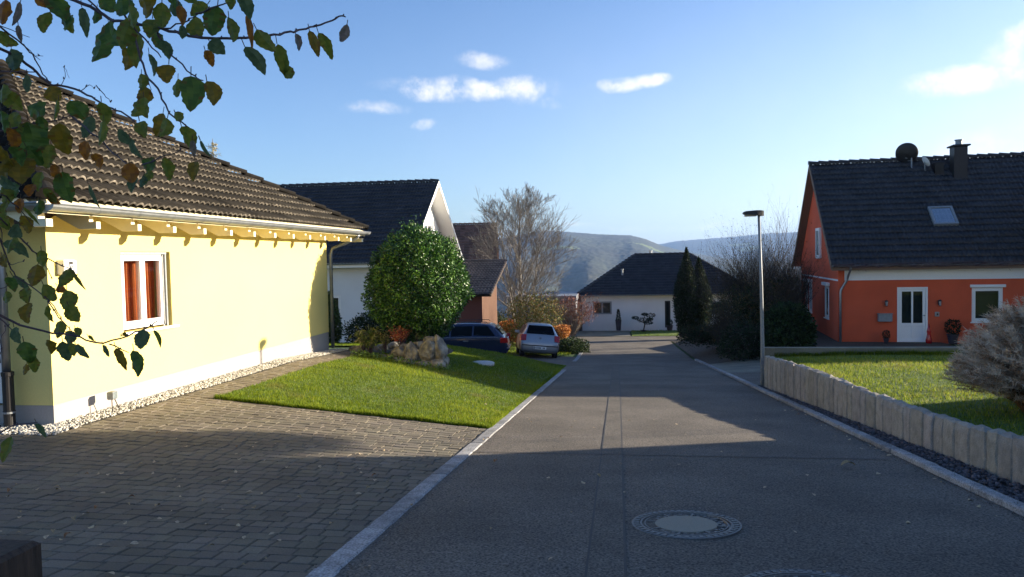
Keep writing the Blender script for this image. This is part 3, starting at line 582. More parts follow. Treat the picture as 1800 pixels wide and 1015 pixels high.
# ground spotlight
sp = empty('garden_spotlight', (-6.60, 8.83, -1.94), R(8), 'small square garden spotlight on two thin legs in the white gravel', 'spotlight')
g = MB(); g.bbox(-.05, .03, -.055, .055, .17, .275, .01); g.build('lamp_body', M['steel'], sp)
g = MB(); g.box(.03, .034, -.045, .045, .18, .265); g.build('lens', M['glass'], sp)
for (a, b) in (((0, -.03, .18), (.0, -.03, -.02)), ((0, .03, .18), (.02, .13, -.02))): g = MB(); g.tube([a, b], .006, 6); g.build('leg', M['darkmetal'], sp)
# ================================================================== generic gable house
def gable_house(name, label, C, rz_, Wd, D, eave, ridge, ov, vov, wallm, tilem, holes_front=(), holes_left=(), holes_right=(), base=-1., tw=.30, ns=6, vergem=None, soffm=None, cap_=True, hi=True, extra=.0):
    """local frame: x along the front (0..Wd), y back (0..D), z up from the floor. eave: z of wall head, ridge: z of ridge"""
    h = empty(name, C, rz_, label, 'house'); sl = math.atan2(ridge-eave, D/2+ov); c, s = math.cos(sl), math.sin(sl); S = (D/2+ov)/c
    wt = eave+ov*math.tan(sl)-.1
    wall('wall', (0, 0, 0), (1, 0, 0), Wd, base, wt, list(holes_front), .1, (0, 1, 0), wallm, h)
    wall('wall', (Wd, D, 0), (-1, 0, 0), Wd, base, wt, [], .1, (0, -1, 0), wallm, h)
    for (x, u, inn, hs) in ((0, 1, (1, 0, 0), holes_left), (Wd, 1, (-1, 0, 0), holes_right)):
        wall('wall', (x, 0, 0), (0, 1, 0), D, base, wt, list(hs), .1, inn, wallm, h)
        g = MB(); rz2 = ridge-.12
        for d in (0, .3): xx = x+(d if x == 0 else -d); g.add([(xx, 0, wt), (xx, D, wt), (xx, D/2, rz2)], [(0, 1, 2)])
        g.build('gable', wallm, h, fixn=False)
    for sgn in (0, 1):
        if sgn == 0: P, u, sv = (-vov, -ov, eave), (1, 0, 0), (0, c, s)
        else: P, u, sv = (-vov, D+ov, eave), (1, 0, 0), (0, -c, s)
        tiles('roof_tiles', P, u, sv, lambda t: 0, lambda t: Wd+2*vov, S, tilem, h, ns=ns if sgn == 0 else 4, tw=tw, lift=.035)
    g = MB(); th = .16
    for sg in (-1, 1):
        ya = -ov if sg == -1 else D+ov; vs = []
        for xx in (-vov+.02, Wd+vov-.02):
            for (yy, zz) in ((ya, eave), (D/2, ridge)): vs += [(xx, yy, zz-.03), (xx, yy, zz-.03-th)]
        g.add(vs, [(0, 2, 6, 4), (1, 5, 7, 3), (0, 1, 3, 2), (4, 6, 7, 5), (0, 4, 5, 1)])
    g.build('roof_deck', soffm or M['white'], h, fixn=True)
    for xx in (-vov, Wd+vov):
        g = MB()
        for ya in (-ov, D+ov):
            dx = .03 if xx > 0 else -.03
            g.add([(xx-.012, ya, eave-.17), (xx+.012, ya, eave-.17), (xx+.012, ya, eave+.03), (xx-.012, ya, eave+.03), (xx-.012, D/2, ridge-.17), (xx+.012, D/2, ridge-.17), (xx+.012, D/2, ridge+.03), (xx-.012, D/2, ridge+.03)], [(0, 1, 2, 3), (7, 6, 5, 4), (0, 4, 5, 1), (1, 5, 6, 2), (2, 6, 7, 3), (3, 7, 4, 0)])
        g.build('bargeboard', vergem or M['darkwood'], h)
    if cap_: caps('ridge_tiles', (-vov, D/2, ridge+.05), (Wd+vov, D/2, ridge+.05), tilem, h, r=.13, step=.40)
    return h
# ================================================================== ORANGE HOUSE
OC = (8.14, 29.0, -3.4); OA = -R(4.3)
DO = (2.02, 3.04, -.02, 2.0); WO = (4.49, 5.50, .72, 1.96)
oh = gable_house('orange_house', 'orange red rendered house with steep dark tiled roof, white door and satellite dish', OC, OA, 15.5, 8.2, 2.84, 7.05, .42, .32, M['orange'], M['tile_dark'],
    [DO, WO, (8.2, 9.3, .75, 2.0), (11, 12, .75, 2.0)], [(1.65, 2.5, .70, 2.0), (5.35, 6.05, .66, 2.0), (6.35, 7.05, .66, 2.0), ], base=-1.2, vergem=M['brown_panel'], soffm=M['brown_panel'])
PF = lambda a, z, d: (a, d, z)
PL = lambda a, z, d: (d, a, z)
window(PF, *WO, .06, oh, 1, .07, sill=M['white'], label='single white framed window right of the door'); window(PF, 8.2, 9.3, .75, 2.0, .06, oh, 1, .07, sill=M['white']); window(PF, 11, 12, .75, 2.0, .06, oh, 1, .07, sill=M['white'])
for (a, b, z0, z1) in ((1.65, 2.5, .70, 2.0), (5.35, 6.05, .66, 2.0), (6.35, 7.05, .66, 2.0)):
    window(PL, a, b, z0, z1, .03, oh, 1, .06, sill=M['white'])
window(PL, 3.2, 4.1, 3.1, 4.35, -.05, oh, 1, .06, sill=M['white'], bd=.035)
g = MB()
for (a, b) in ((1.55, 2.6), (5.25, 6.12), (6.28, 7.15)): g = MB(); g.bbox(-.12, .0, a, b, 2.0, 2.13, .01); g.build('shutter_box', M['white'], oh)
g = MB(); g.bbox(4.43, 5.57, -.06, -.001, 1.965, 2.07, .01); g.build('shutter_box', M['white'], oh)
# white band and downpipe
g = MB(); g.box(.22, 15.5, -.035, -.002, 2.27, 2.74); g.build('fascia_board', M['white'], oh)
g = MB(); g.box(-.03, -.002, -.001, 8.2, 2.25, 2.31); g.build('string_course', M['white'], oh)
gutter('gutter', (-.30, -.47, 2.84), (15.8, -.47, 2.84), M['zinc'], oh, (0, -1, 0), .065, 3)
g = MB(); g.tube([(.34, -.5, 2.79), (.34, -.45, 2.70), (.32, -.10, 2.42), (.30, -.06, 2.3), (.09, -.06, 1.93), (.07, -.06, 1.8), (.07, -.06, -.9)], .042, 10); g.build('downpipe', M['zinc'], oh, smooth=True)
# bare vine along the gutter
g = MB()
for v in range(5):
    pts = []; n = 60
    for i in range(n): x = -.25+15.8*i/n; pts.append((x, -.56+.03*math.sin(i*1.7+v), 2.80+.03*v-.05*abs(math.sin(i*.42+v*1.3))+random.uniform(-.02, .02)))
    g.tube(pts, .008+.004*random.random(), 4)
for _ in range(160):
    x = random.uniform(-.2, 15); z = 2.78+random.uniform(-.08, .08); g.tube([(x, -.57, z), (x+random.uniform(-.12, .12), -.58, z+random.uniform(-.14, .06))], .004, 3)
g.build('climbing_vine', M['twig'], oh)
# door
g = MB(); rectframe(g, PF, DO[0], DO[1], -.02, 2.0, .07, -.03, .05); dw = (DO[1]-DO[0]-.14)
rectframe(g, PF, DO[0]+.075, DO[1]-.075, .02, 1.925, .085, .0, .05)
pbox(g, PF, 2.53-.028, 2.53+.028, .1, 1.85, -.012, .045); pbox(g, PF, DO[0]+.16, DO[1]-.16, .56, .68, -.004, .045)
pbox(g, PF, DO[0]+.16, 2.502, .1, .56, .018, .03); pbox(g, PF, 2.558, DO[1]-.16, .1, .56, .018, .03)
d = g.build('door', M['white'], oh); tag(d, 'white double panelled door with two tall glass panes')
g = MB(); pbox(g, PF, DO[0]+.16, 2.502, .68, 1.85, .015, .02); pbox(g, PF, 2.558, DO[1]-.16, .68, 1.85, .015, .02); g.build('pane', M['glass'], d)
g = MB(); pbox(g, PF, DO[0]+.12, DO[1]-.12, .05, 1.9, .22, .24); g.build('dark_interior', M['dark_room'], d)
g = MB(); pbox(g, PF, 2.93, 2.95, .94, .98, -.05, -.02); pbox(g, PF, 2.83, 2.95, .955, .972, -.06, -.045); g.build('handle', M['steel'], d)
g = MB(); g.bbox(1.36, 1.83, -.14, -.002, .74, 1.02, .012); g.box(1.34, 1.85, -.16, -.0, 1.022, 1.045)
mb = g.build('mailbox', M['steel'], None); mb.location = (0, 0, 0)
def place(o, dx=0, dy=0, dz=0):   # stands in the orange house frame but is its own thing
    o.matrix_world = Matrix.Translation(OC) @ Matrix.Rotation(OA, 4, 'Z') @ Matrix.Translation((dx, dy, dz)); return o
place(mb); tag(mb, 'grey metal mailbox on the orange wall left of the white door', 'mailbox')
for i, (x, lb) in enumerate(((1.64, 'dark wall lantern left of the white door, above the mailbox'), (3.42, 'dark wall lantern right of the white door, above the intercom'))):
    o = empty('wall_lantern', (0, 0, 0), 0, lb, 'wall lamp', 'wall lanterns beside the orange house door'); place(o, x, 0, 1.36)
    g = MB(); g.box(-.035, .035, -.03, -.001, -.02, .16); g.beam((0, -.02, .15), (0, -.12, .17), .02, .02); g.lathe([(.06, .12), (.045, .15), (.01, .19)], 10, o=(0, -.12, 0)); g.lathe([(.035, -.04), (.045, -.03), (.03, -.055)], 10, o=(0, -.12, 0)); g.build('bracket', M['darkmetal'], o)
    g = MB(); g.lathe([(.03, -.03), (.045, .118)], 10, o=(0, -.12, 0)); g.build('lamp_shade', M['plinth'], o)
g = MB(); g.bbox(3.28, 3.42, -.05, -.002, .92, 1.09, .01); ic = g.build('intercom', M['plinth']); tag(ic, 'small pale intercom plate on the orange wall right of the door', 'intercom'); place(ic)
g = MB(); g.bbox(3.33, 3.38, -.06, -.051, .97, 1.04, .004); g2 = g.build('speaker', M['darkmetal'], ic)
# skylight: plane of front slope
slo = math.atan2(7.05-2.84, 8.2/2+.42)
def slope_pt(x, t, h=0.): return (x, -.42+t*math.cos(slo)-h*math.sin(slo), 2.84+t*math.sin(slo)+h*math.cos(slo))
def slopebox(g, x0, x1, t0, t1, h0, h1):
    vs = [slope_pt(x, t, h) for h in (h0, h1) for t in (t0, t1) for x in (x0, x1)]
    g.add(vs, [(0, 2, 3, 1), (4, 5, 7, 6), (0, 1, 5, 4), (2, 6, 7, 3), (0, 4, 6, 2), (1, 3, 7, 5)])
g = MB(); SKX = 3.98; ta, tb = 2.02, 3.05
for (x0, x1, t0, t1) in ((SKX-.42, SKX-.34, ta, tb), (SKX+.34, SKX+.42, ta, tb), (SKX-.34, SKX+.34, ta, ta+.07), (SKX-.34, SKX+.34, tb-.07, tb)): slopebox(g, x0, x1, t0, t1, .0, .13)
sk = g.build('skylight', M['steel'], oh); g = MB(); slopebox(g, SKX-.34, SKX+.34, ta+.07, tb-.07, .09, .10); g.build('pane', M['skyglass'], sk)
g = MB(); slopebox(g, SKX-.34, SKX+.34, ta+.07, tb-.07, .03, .04); g.build('blind', M['white'], sk)
# chimney
g = MB(); g.bbox(5.17-.24, 5.17+.24, 3.1, 3.62, 4.6, 7.42, .02, (1, 1, 1)); g.bbox(5.17-.32, 5.17+.32, 3.0, 3.72, 7.42, 7.49, .02); ch = g.build('chimney', M['darkmetal'], oh)
g = MB(); g.lathe([(.12, 7.48), (.12, 7.66), (.15, 7.67), (.15, 7.71)], 14, o=(5.17, 3.35, 0)); g.build('chimney_pot', M['steel'], ch)
# satellite dish
dsh = empty('satellite_dish', (0, 0, 0), 0, 'round dark satellite dish on a mast on the ridge of the orange house', 'satellite dish'); place(dsh, 3.55, 3.7, 6.45)
g = MB(); g.tube([(0, 0, 0), (0, 0, 1.25)], .03, 8); g.tube([(0, 0, 1.0), (-.1, -.12, 1.0)], .025, 6)
for k in range(4): g.tube([(.0, 0, .55+.14*k), (-.12, .1, .55+.14*k)], .012, 5)
g.build('mast', M['steel'], dsh)
g = MB(); prof = [(.0, .0), (.15, .012), (.28, .04), (.40, .09), (.43, .10), (.43, .085), (.28, .02), (.0, -.02)]
g.lathe(prof, 28); rd = g.build('reflector', M['darkmetal'], dsh, smooth=True); rd.scale = (.98, .98, 1); rd.location = (-.20, -.06, .84); rd.rotation_euler = (R(66), 0, R(160))
g = MB(); g.tube([(-.17, -.03, .65), (-.45, .40, .78)], .014, 6); g.lathe([(.04, -.05), (.05, .05)], 8, o=(-.45, .42, .8)); g.build('feed_arm', M['steel'], dsh)
sd = empty('satellite_dish', (0, 0, 0), 0, 'small pale antenna beside the big dish on the ridge', 'antenna'); place(sd, 4.0, 3.55, 6.5)
g = MB(); g.tube([(0, 0, 0), (0, 0, .45)], .02, 6); g.build('mast', M['steel'], sd); g = MB(); g.lathe([(0, 0), (.12, .02), (.22, .06), (.22, .05), (0, -.01)], 18); q = g.build('reflector', M['white'], sd); q.location = (0, 0, .40); q.rotation_euler = (R(60), 0, R(100))
g = MB(); g.bbox(4.30, 4.62, 3.3, 3.7, 6.2, 6.86, .03); g.build('vent_hood', M['tile_dark'], oh)
# ================================================================== HOUSE 2 (white gable, dark roof)
h2 = gable_house('white_gable_house', 'white house with long dark tiled gable roof behind the round bush', (-28.5, 32.2, -3.2), 0, 18.7, 10.4, 3.05, 7.15, .6, .75, M['white_render'], M['tile_dark'],
    [(12.3, 13.0, .2, 1.5), (15.4, 16.0, .6, 1.6)], base=-1.6, vergem=M['white'], soffm=M['white'])
window(PF, 12.3, 13.0, .2, 1.5, .06, h2, 1, .06); window(PF, 15.4, 16.0, .6, 1.6, .06, h2, 1, .06)
PR = lambda a, z, d: (18.7-d, a, z)
window(PR, 4.4, 6.0, 3.6, 5.0, -.05, h2, 2, .06, bd=.035)
gutter('gutter', (-.7, -.67, 3.05), (19.4, -.67, 3.05), M['zinc'], h2, (0, -1, 0), .065, 3)
for i in range(8):
    g = MB(); x = 1+i*2.45; g.box(x-.05, x+.05, -.5, .1, 2.95, 3.08); g.build('rafter', M['white'], h2)
# ================================================================== carport hut with red boards
cp = empty('garden_shed', (-11.6, 32.9, -4.25), 0, 'red boarded shed with brown tiled lean-to roof behind the dark car', 'shed')
CW, CD, CE, CR = 5.5, 4.2, 2.62, 4.05; csl = math.atan2(CR-CE, CD+.65)
wall('wall', (0, 0, 0), (1, 0, 0), CW, -.5, CE+.05, [], .1, (0, 1, 0), M['brickred'], cp); wall('wall', (CW, CD, 0), (-1, 0, 0), CW, -.5, CR-.2, [], .1, (0, -1, 0), M['brickred'], cp)
for x_ in (0, CW):
    g = MB(); g.prism([(0.01, -.5), (CD, -.5), (CD, CR-.14), (0.01, CE+.06)], 0, x_-.06 if x_ else 0, x_ if x_ else .06)
    if x_:
        for k in range(14): g.prism([(.02+k*.3, -.5), (.05+k*.3, -.5), (.05+k*.3, CE+.06+(.05+k*.3)*.28), (.02+k*.3, CE+.06+(.05+k*.3)*.28)], 0, x_, x_+.015)
    g.build('side_boards', M['woodred'], cp)
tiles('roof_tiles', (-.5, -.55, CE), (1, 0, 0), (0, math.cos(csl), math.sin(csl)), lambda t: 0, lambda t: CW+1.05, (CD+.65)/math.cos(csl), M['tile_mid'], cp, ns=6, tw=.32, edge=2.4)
g = MB(); g.prism([(-.55, CE-.12), (-.55, CE-.02), (CD+.1, CR-.02), (CD+.1, CR-.12)], 0, -.48, CW+.53); g.build('roof_deck', M['darkwood'], cp)
caps('ridge_tiles', (-.5, CD+.1, CR+.03), (CW+.55, CD+.1, CR+.03), M['tile_mid'], cp, r=.1)
gutter('gutter', (-.5, -.62, 2.62), (6.0, -.62, 2.62), M['darkmetal'], cp, (0, -1, 0), .06, 3)
# ================================================================== brown roof house far behind
bh = gable_house('brown_roof_house', 'distant house with plain reddish brown tiled roof behind the shed', (-20.5, 58, -5.4), R(8), 10.6, 9, 3.6, 8.3, .4, .3, M['brickred'], M['tile_red'], base=-3, vergem=M['woodred'], soffm=M['woodred'], ns=4, tw=.4)
# ================================================================== WHITE HIP HOUSE
wh = empty('white_hip_house', (0, 54, -5.42), 0, 'white single storey house with dark hip roof at the end of the road', 'house')
XA, XB, EV, RG, FY, DP = -3.05, 9.85, 2.52, 5.40, -.45, 8.8
wx0, wx1 = XA+.36, XB-.36
HF = [(-1.81-wx0, -.45-wx0, 1.10, 2.04), (3.33-wx0, 3.72-wx0, .12, 2.04), (6.5-wx0, 7.6-wx0, 1., 2.0)]
wall('wall', (wx0, 0, 0), (1, 0, 0), wx1-wx0, -.3, 2.55, HF, .1, (0, 1, 0), M['white_render'], wh); wall('wall', (wx0, 0, 0), (0, 1, 0), 8, -.3, 2.55, [], .1, (1, 0, 0), M['white_render'], wh); wall('wall', (wx1, 0, 0), (0, 1, 0), 8, -.3, 2.55, [], .1, (-1, 0, 0), M['white_render'], wh); wall('wall', (wx1, 8, 0), (-1, 0, 0), wx1-wx0, -.3, 2.55, [], .1, (0, -1, 0), M['white_render'], wh)
PW = lambda a, z, d: (wx0+a, d, z)
for i, h_ in enumerate(HF): window(PW, *h_, .06, wh, 2 if i == 0 else 1, .05, sill=M['white'] if i != 1 else None, frame=M['darkmetal'] if i == 1 else M['steel'])
HW = DP/2; sa = math.atan2(RG-EV, HW); ca, sa_ = math.cos(sa), math.sin(sa); SS = HW/ca
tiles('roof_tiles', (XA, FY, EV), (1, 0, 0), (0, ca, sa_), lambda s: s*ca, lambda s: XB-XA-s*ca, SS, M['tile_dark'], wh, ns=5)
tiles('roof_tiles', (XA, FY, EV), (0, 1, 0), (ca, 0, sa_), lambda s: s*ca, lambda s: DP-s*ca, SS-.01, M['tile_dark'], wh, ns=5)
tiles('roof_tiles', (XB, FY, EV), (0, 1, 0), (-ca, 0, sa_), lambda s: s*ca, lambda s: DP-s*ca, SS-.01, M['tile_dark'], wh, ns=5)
g = MB(); q = [(XA, FY, EV-.02), (XB, FY, EV-.02), (XB, FY+DP, EV-.02), (XA, FY+DP, EV-.02), (XA+HW, FY+HW, RG-.03), (XB-HW, FY+HW, RG-.03)]; g.add(q, [(0, 1, 5, 4), (1, 2, 5), (2, 3, 4, 5), (3, 0, 4), (3, 2, 1, 0)]); g.build('roof_deck', M['white'], wh)
for a_, b_ in (((XA, FY, EV+.04), (XA+HW, FY+HW, RG+.03)), ((XB, FY, EV+.04), (XB-HW, FY+HW, RG+.03))): caps('hip_tiles', a_, b_, M['tile_dark'], wh)
caps('ridge_tiles', (XA+HW, FY+HW, RG+.03), (XB-HW, FY+HW, RG+.03), M['tile_dark'], wh)
gutter('gutter', (XA, FY-.06, EV), (XB, FY-.06, EV), M['zinc'], wh, (0, -1, 0), .06, 4)
g = MB(); g.tube([(XA+.3, FY-.06, EV-.05), (XA+.4, -.08, EV-.4), (XA+.42, -.06, -.2)], .045, 8); g.build('downpipe', M['darkmetal'], wh)
g = MB(); g.lathe([(.07, 0), (.07, .42), (.1, .43), (.1, .48)], 12, o=(.35, 1.6, EV+1.35)); g.build('vent_pipe', M['steel'], wh)
g = MB(); g.lathe([(.12, RG-.6), (.12, RG+.22), (.15, RG+.24), (.15, RG+.3)], 12, o=(2.6, 5.2, 0)); g.build('chimney', M['steel'], wh)
# garage to the left of it
gg = empty('garage', (-7.6, 50.5, -5.42), 0, 'grey garage with reddish flat roof edge left of the white house', 'garage')
g = MB(); g.box(0, 4.75, 0, 6, -.3, 2.35); g.build('wall', M['grey_door'], gg)
g = MB(); g.box(-.15, 4.8, -.15, 6.2, 2.352, 2.68); g.build('roof', M['grey_door'], gg)
g = MB()
for k in range(8): g.box(1.0, 3.8, -.03, -.002, .0+k*.26, .25+k*.26)
g.build('garage_door', M['grey_door'], gg)
# ================================================================== neighbours beyond the right edge of the photo (they cast the foreground shade)
nb = gable_house('neighbour_house', 'grey house on the near right, outside the view, shading the foreground', (12.2, 1.0, -1.2), 0, 12, 12.65, 5.2, 9.2, .4, .4, M['white_render'], M['tile_mid'], base=-1.5, ns=3, tw=.5)
nb2 = gable_house('neighbour_house', 'second house on the right, outside the view, shading the middle of the road', (15.2, 22.95, -2.9), 0, 11, 5.6, 4.9, 6.6, .15, .3, M['white_render'], M['tile_mid'], base=-1.5, ns=3, tw=.5)
# ================================================================== VEGETATION
def noise3(p, s, k=0.):
    return (np.sin(p[..., 0]*s+1.3+k)*np.sin(p[..., 1]*s*1.1+2.1+k*2)*np.sin(p[..., 2]*s*.9+.7-k)+.5*np.sin(p[..., 0]*s*2.3+k)*np.sin(p[..., 1]*s*2.1+.5)*np.sin(p[..., 2]*s*2.5+k))
def leafquads(P, L, Wd, cols, m, name, parent, nrm=None, droop=.0, seed=0, shape=4):
    n = len(P); d = rng.normal(0, 1, (n, 3)); d[:, 2] -= droop; 
    if nrm is not None: d += nrm*1.2
    d /= np.linalg.norm(d, axis=1)[:, None]; r = rng.normal(0, 1, (n, 3)); 
    if nrm is not None: r = np.cross(d, nrm+rng.normal(0, .45, (n, 3)))
    else: r = np.cross(d, r)
    r /= np.linalg.norm(r, axis=1)[:, None]+1e-9; L = L*rng.uniform(.6, 1.25, n)[:, None]; w = L*Wd
    V = np.stack([P, P+d*L*.45+r*w*.5, P+d*L, P+d*L*.45-r*w*.5], 1).reshape(-1, 3)
    return mesh(name, V, np.arange(n*4).reshape(-1, 4), m, parent, cols)
def crown(name, parent, m, C, RR, n, L, Wd, pal, seed=0, shell=.45, lump=.22, fs=3., zmin=None, twigs=True, gap=.0, shapef=None, vert=0):
    u = rng.normal(0, 1, (n, 3)); u /= np.linalg.norm(u, axis=1)[:, None]; RR = np.array(RR, float)
    rad = 1+lump*noise3(u, fs, seed)+lump*.5*noise3(u, fs*2.7, seed+3); t = rng.uniform(0, 1, n)**shell
    if shapef is not None: u2 = shapef(u)
    else: u2 = u
    P = u2*RR*(rad*t)[:, None]+np.array(C); clump = noise3(P, 7/np.mean(RR)/.8+2, seed)
    keep = np.ones(n, bool) if gap <= 0 else (clump+rng.normal(0, .15, n) > -gap)
    if zmin is not None: keep &= P[:, 2] > zmin
    P = P[keep]; u = u[keep]; cl = clump[keep]; k = len(P)
    ci = np.clip((rng.normal(0, .6, k)+cl*.9+1)/2*len(pal), 0, len(pal)-.001).astype(int); cols = np.array(pal)[ci]*rng.uniform(.8, 1.2, (k, 1))
    nn = u.copy()
    if vert: nn = nn*.3+np.array([0, 0, vert])
    return leafquads(P, L, Wd, cols, m, name, parent, nn)
def twigs(g, base, C, RR, n, r=.012, lump=.1):
    for _ in range(n):
        u = Vector((random.gauss(0, 1), random.gauss(0, 1), random.gauss(.3, 1))).normalized(); e = Vector(C)+Vector((u.x*RR[0], u.y*RR[1], u.z*RR[2]))*random.uniform(.6, .98); b = Vector(base)
        mid = b.lerp(e, .5)+Vector((random.uniform(-.1, .1), random.uniform(-.1, .1), .15*RR[2])); g.tube([b, mid, e], [r, r*.6, r*.2], 4)
# round laurel-like bush on the planter
BC = Vector((-4.9, 17.8, -.70)); lb = empty('round_bush', (BC.x, BC.y, -2.25), 0, 'large round evergreen bush with glossy dark leaves growing above the rock planter', 'bush')
g = MB(); twigs(g, (0, 0, .05), (0, 0, 1.55), (1.2, 1.2, 1.3), 60, .03); g.build('trunk', M['bark'], lb)
PG = [(.012, .035, .008), (.022, .062, .012), (.035, .10, .016), (.065, .16, .02), (.12, .24, .035)]
sh = lambda u: u*np.stack([1-.10*np.clip(u[:, 2], 0, 1), 1-.10*np.clip(u[:, 2], 0, 1), np.ones(len(u))], 1)
crown('foliage', lb, M['leaf_gloss'], (0, 0, 1.62), (1.24, 1.24, 1.38), 70000, .072, .44, PG, 1, shell=.22, lump=.12, fs=4.5, shapef=sh)
P_ = rng.uniform(-1, 1, (900, 3))*np.array([.8, .8, 0])+np.array([0, 0, 2.85]); 
for i in range(26):
    a = random.uniform(0, 6.28); rr = random.uniform(0, .95); P_[i*30:(i+1)*30] = np.array([math.cos(a)*rr, math.sin(a)*rr, 2.92-rr*rr*.75])+rng.normal(0, 1, (30, 3))*np.array([.06, .06, .16])
leafquads(P_[:780], .08, .4, np.array(PG)[rng.integers(2, 5, 780)], M['leaf_gloss'], 'shoot_leaves', lb)['kind'] = 'stuff'
# planter rocks
pl = empty('rock_planter', (-4.9, 17.0, -2.4), 0, 'planter of stacked rough grey brown rocks round the foot of the big bush', 'planter')
def rock(c, s, seed, rot=0., nm='rock', par=None):
    import bmesh
    b = bmesh.new(); bmesh.ops.create_icosphere(b, subdivisions=4, radius=1)
    r_ = random.Random(seed); pls = [(Vector((r_.gauss(0, 1), r_.gauss(0, 1), r_.gauss(0, 1))).normalized(), r_.uniform(.55, .85)) for _ in range(11)]
    for v in b.verts:
        p = v.co.copy(); k = 1.
        for n_, d_ in pls:
            q = p.dot(n_)
            if q > d_: k = min(k, d_/q)
        p *= k; a = np.array(p)[None]; p *= 1+.05*float(noise3(a, 5, seed)[0])+.035*float(noise3(a, 13, seed+1)[0])+r_.uniform(-.008, .008)
        v.co = Vector((p.x*s[0], p.y*s[1], p.z*s[2]))
    me = bpy.data.meshes.new(nm); b.to_mesh(me); b.free(); me.materials.append(M['rock'])
    o = bpy.data.objects.new(nm, me); COL.objects.link(o); o.parent = par; o.location = c; o.rotation_euler = (0, 0, rot); return o
def rk(px, py, Y, s, seed, rot=0.):   # position relative to the planter
    p = aty(px, py, Y)-Vector(pl.location); rock(p, s, seed, rot, 'rock', pl)
for k_, (px, py, yy, a, b, c) in enumerate(((703, 622, 16.75, .19, .2, .20), (727, 620, 16.65, .20, .2, .24), (752, 616, 16.65, .23, .22, .27), (774, 617, 16.8, .18, .30, .40), (699, 636, 16.5, .20, .2, .13), (721, 641, 16.4, .20, .2, .15), (744, 643, 16.4, .21, .2, .16), (767, 643, 16.5, .20, .22, .17), (680, 630, 16.7, .22, .2, .12), (663, 627, 16.85, .20, .2, .09), (758, 602, 16.95, .24, .28, .14), (736, 607, 16.9, .19, .2, .13), (712, 610, 17.0, .18, .2, .11), (779, 640, 16.8, .15, .26, .18))): rk(px, py, yy, (a*1.12, b, c*1.1), 70+k_*3, (k_*.37) % .8)
for i in range(8): a = .3+i*.55; rock(Vector((-5.6+.8*math.cos(a), 18.2+1.0*math.sin(a), -2.5))-Vector(pl.location), (.4, .35, .3), 40+i, a, 'rock', pl)
g = MB(); 
vs = [(-.25+1.0*math.cos(t), 1.15+1.2*math.sin(t), .02) for t in np.linspace(0, 2*math.pi, 24, endpoint=False)]+[(-.1, 1.2, .25)]; g.add(vs, [(i, (i+1) % 24, 24) for i in range(24)]); g.build('soil', M['soil'], pl, fixn=False)
# low edging stones of the bed, left of the planter
for i, (px, py, s) in enumerate(((628, 613, .16), (640, 609, .14), (651, 604, .13), (662, 622, .12), (618, 617, .10))):
    p = aty(px, py, 17.2-.0*i); o = rock(p, (s*1.3, s, s*.6), 60+i, i, 'edging_stone'); tag(o, 'small rough stone edging the planting bed beside the path', 'stone', 'edging stones of the planting bed')
# bed plants
def shrublet(name, px, py, Y, n, h, spread, leafL, pal, label, lm='leaf_matt', stemc='twig', dens=26, wd=.3):
    b = aty(px, py, Y); e = empty(name, b, 0, label, 'plant'); g = MB(); PP = []
    for _ in range(n):
        a = random.uniform(0, 6.28); r = random.random()*spread; top = Vector((math.cos(a)*r, math.sin(a)*r, h*random.uniform(.55, 1))); mid = top*.5+Vector((0, 0, h*.12))
        g.tube([(0, 0, -.05), mid, top], [.008, .005, .002], 4)
        for k in range(dens): t = random.uniform(.35, 1); q = Vector((0, 0, 0)).lerp(top, t)+Vector((0, 0, h*.12*(1-t)*2)); PP.append(q+Vector((random.gauss(0, .03), random.gauss(0, .03), random.gauss(0, .02))))
    g.build('stems', M[stemc], e); PP = np.array(PP); cols = np.array(pal)[rng.integers(0, len(pal), len(PP))]
    leafquads(PP, leafL, wd, cols, M[lm], 'foliage', e, None, .2); return e
shrublet('garden_plant', 652, 622, 16.95, 26, .66, .38, .13, [(.16, .2, .05), (.25, .26, .06), (.3, .28, .12), (.1, .14, .03)], 'yellow green leafy plant at the left end of the planter', dens=22)
shrublet('garden_plant', 640, 616, 17.0, 10, .50, .35, .13, [(.16, .2, .05), (.25, .26, .06), (.35, .30, .14)], 'small yellowish plant leaning out toward the path', dens=14)
shrublet('red_shrub', 706, 613, 16.95, 34, .55, .36, .06, [(.42, .09, .05), (.5, .16, .08), (.33, .07, .04), (.4, .22, .1)], 'small shrub with coppery red autumn leaves in the planter', dens=30)
shrublet('garden_plant', 678, 617, 17.1, 14, .45, .3, .09, [(.2, .2, .08), (.33, .28, .12), (.12, .15, .04)], 'pale green plant between the yellowish plant and the red shrub', dens=20)
shrublet('garden_plant', 738, 607, 17.3, 14, .42, .3, .07, [(.25, .28, .1), (.16, .2, .06), (.4, .38, .2)], 'light leaved low plant just behind the largest rock', dens=20)
g = MB(); xs_ = []
cols_ = [(.13, .2, .04), (.18, .26, .06), (.08, .13, .03)]
P_ = np.stack([rng.uniform(-6.1, -3.8, 900), rng.uniform(16.05, 16.7, 900), np.zeros(900)], 1); P_[:, 2] = H(P_[:, 0], P_[:, 1])+rng.uniform(0, .1, 900)
tag(leafquads(P_, .07, .5, np.array(cols_)[rng.integers(0, 3, 900)], M['leaf_matt'], 'ground_cover', None), 'low green ground cover around the foot of the rocks', kind='stuff')
# pale pit cover on the lawn
p = onl = aty(870, 631, 18.6); z = Hs(p.x, 18.6); g = MB(); g.lathe([(.34, -.05), (.34, .02), (.31, .035), (.1, .045), (0, .046)], 32)
o = g.build('pit_cover', M['pale_lid'], smooth=True); o.location = (-3.62, 19.3, Hs(-3.62, 19.3)+.02); tag(o, 'pale round pit cover lying in the shaded lawn', 'pit cover')
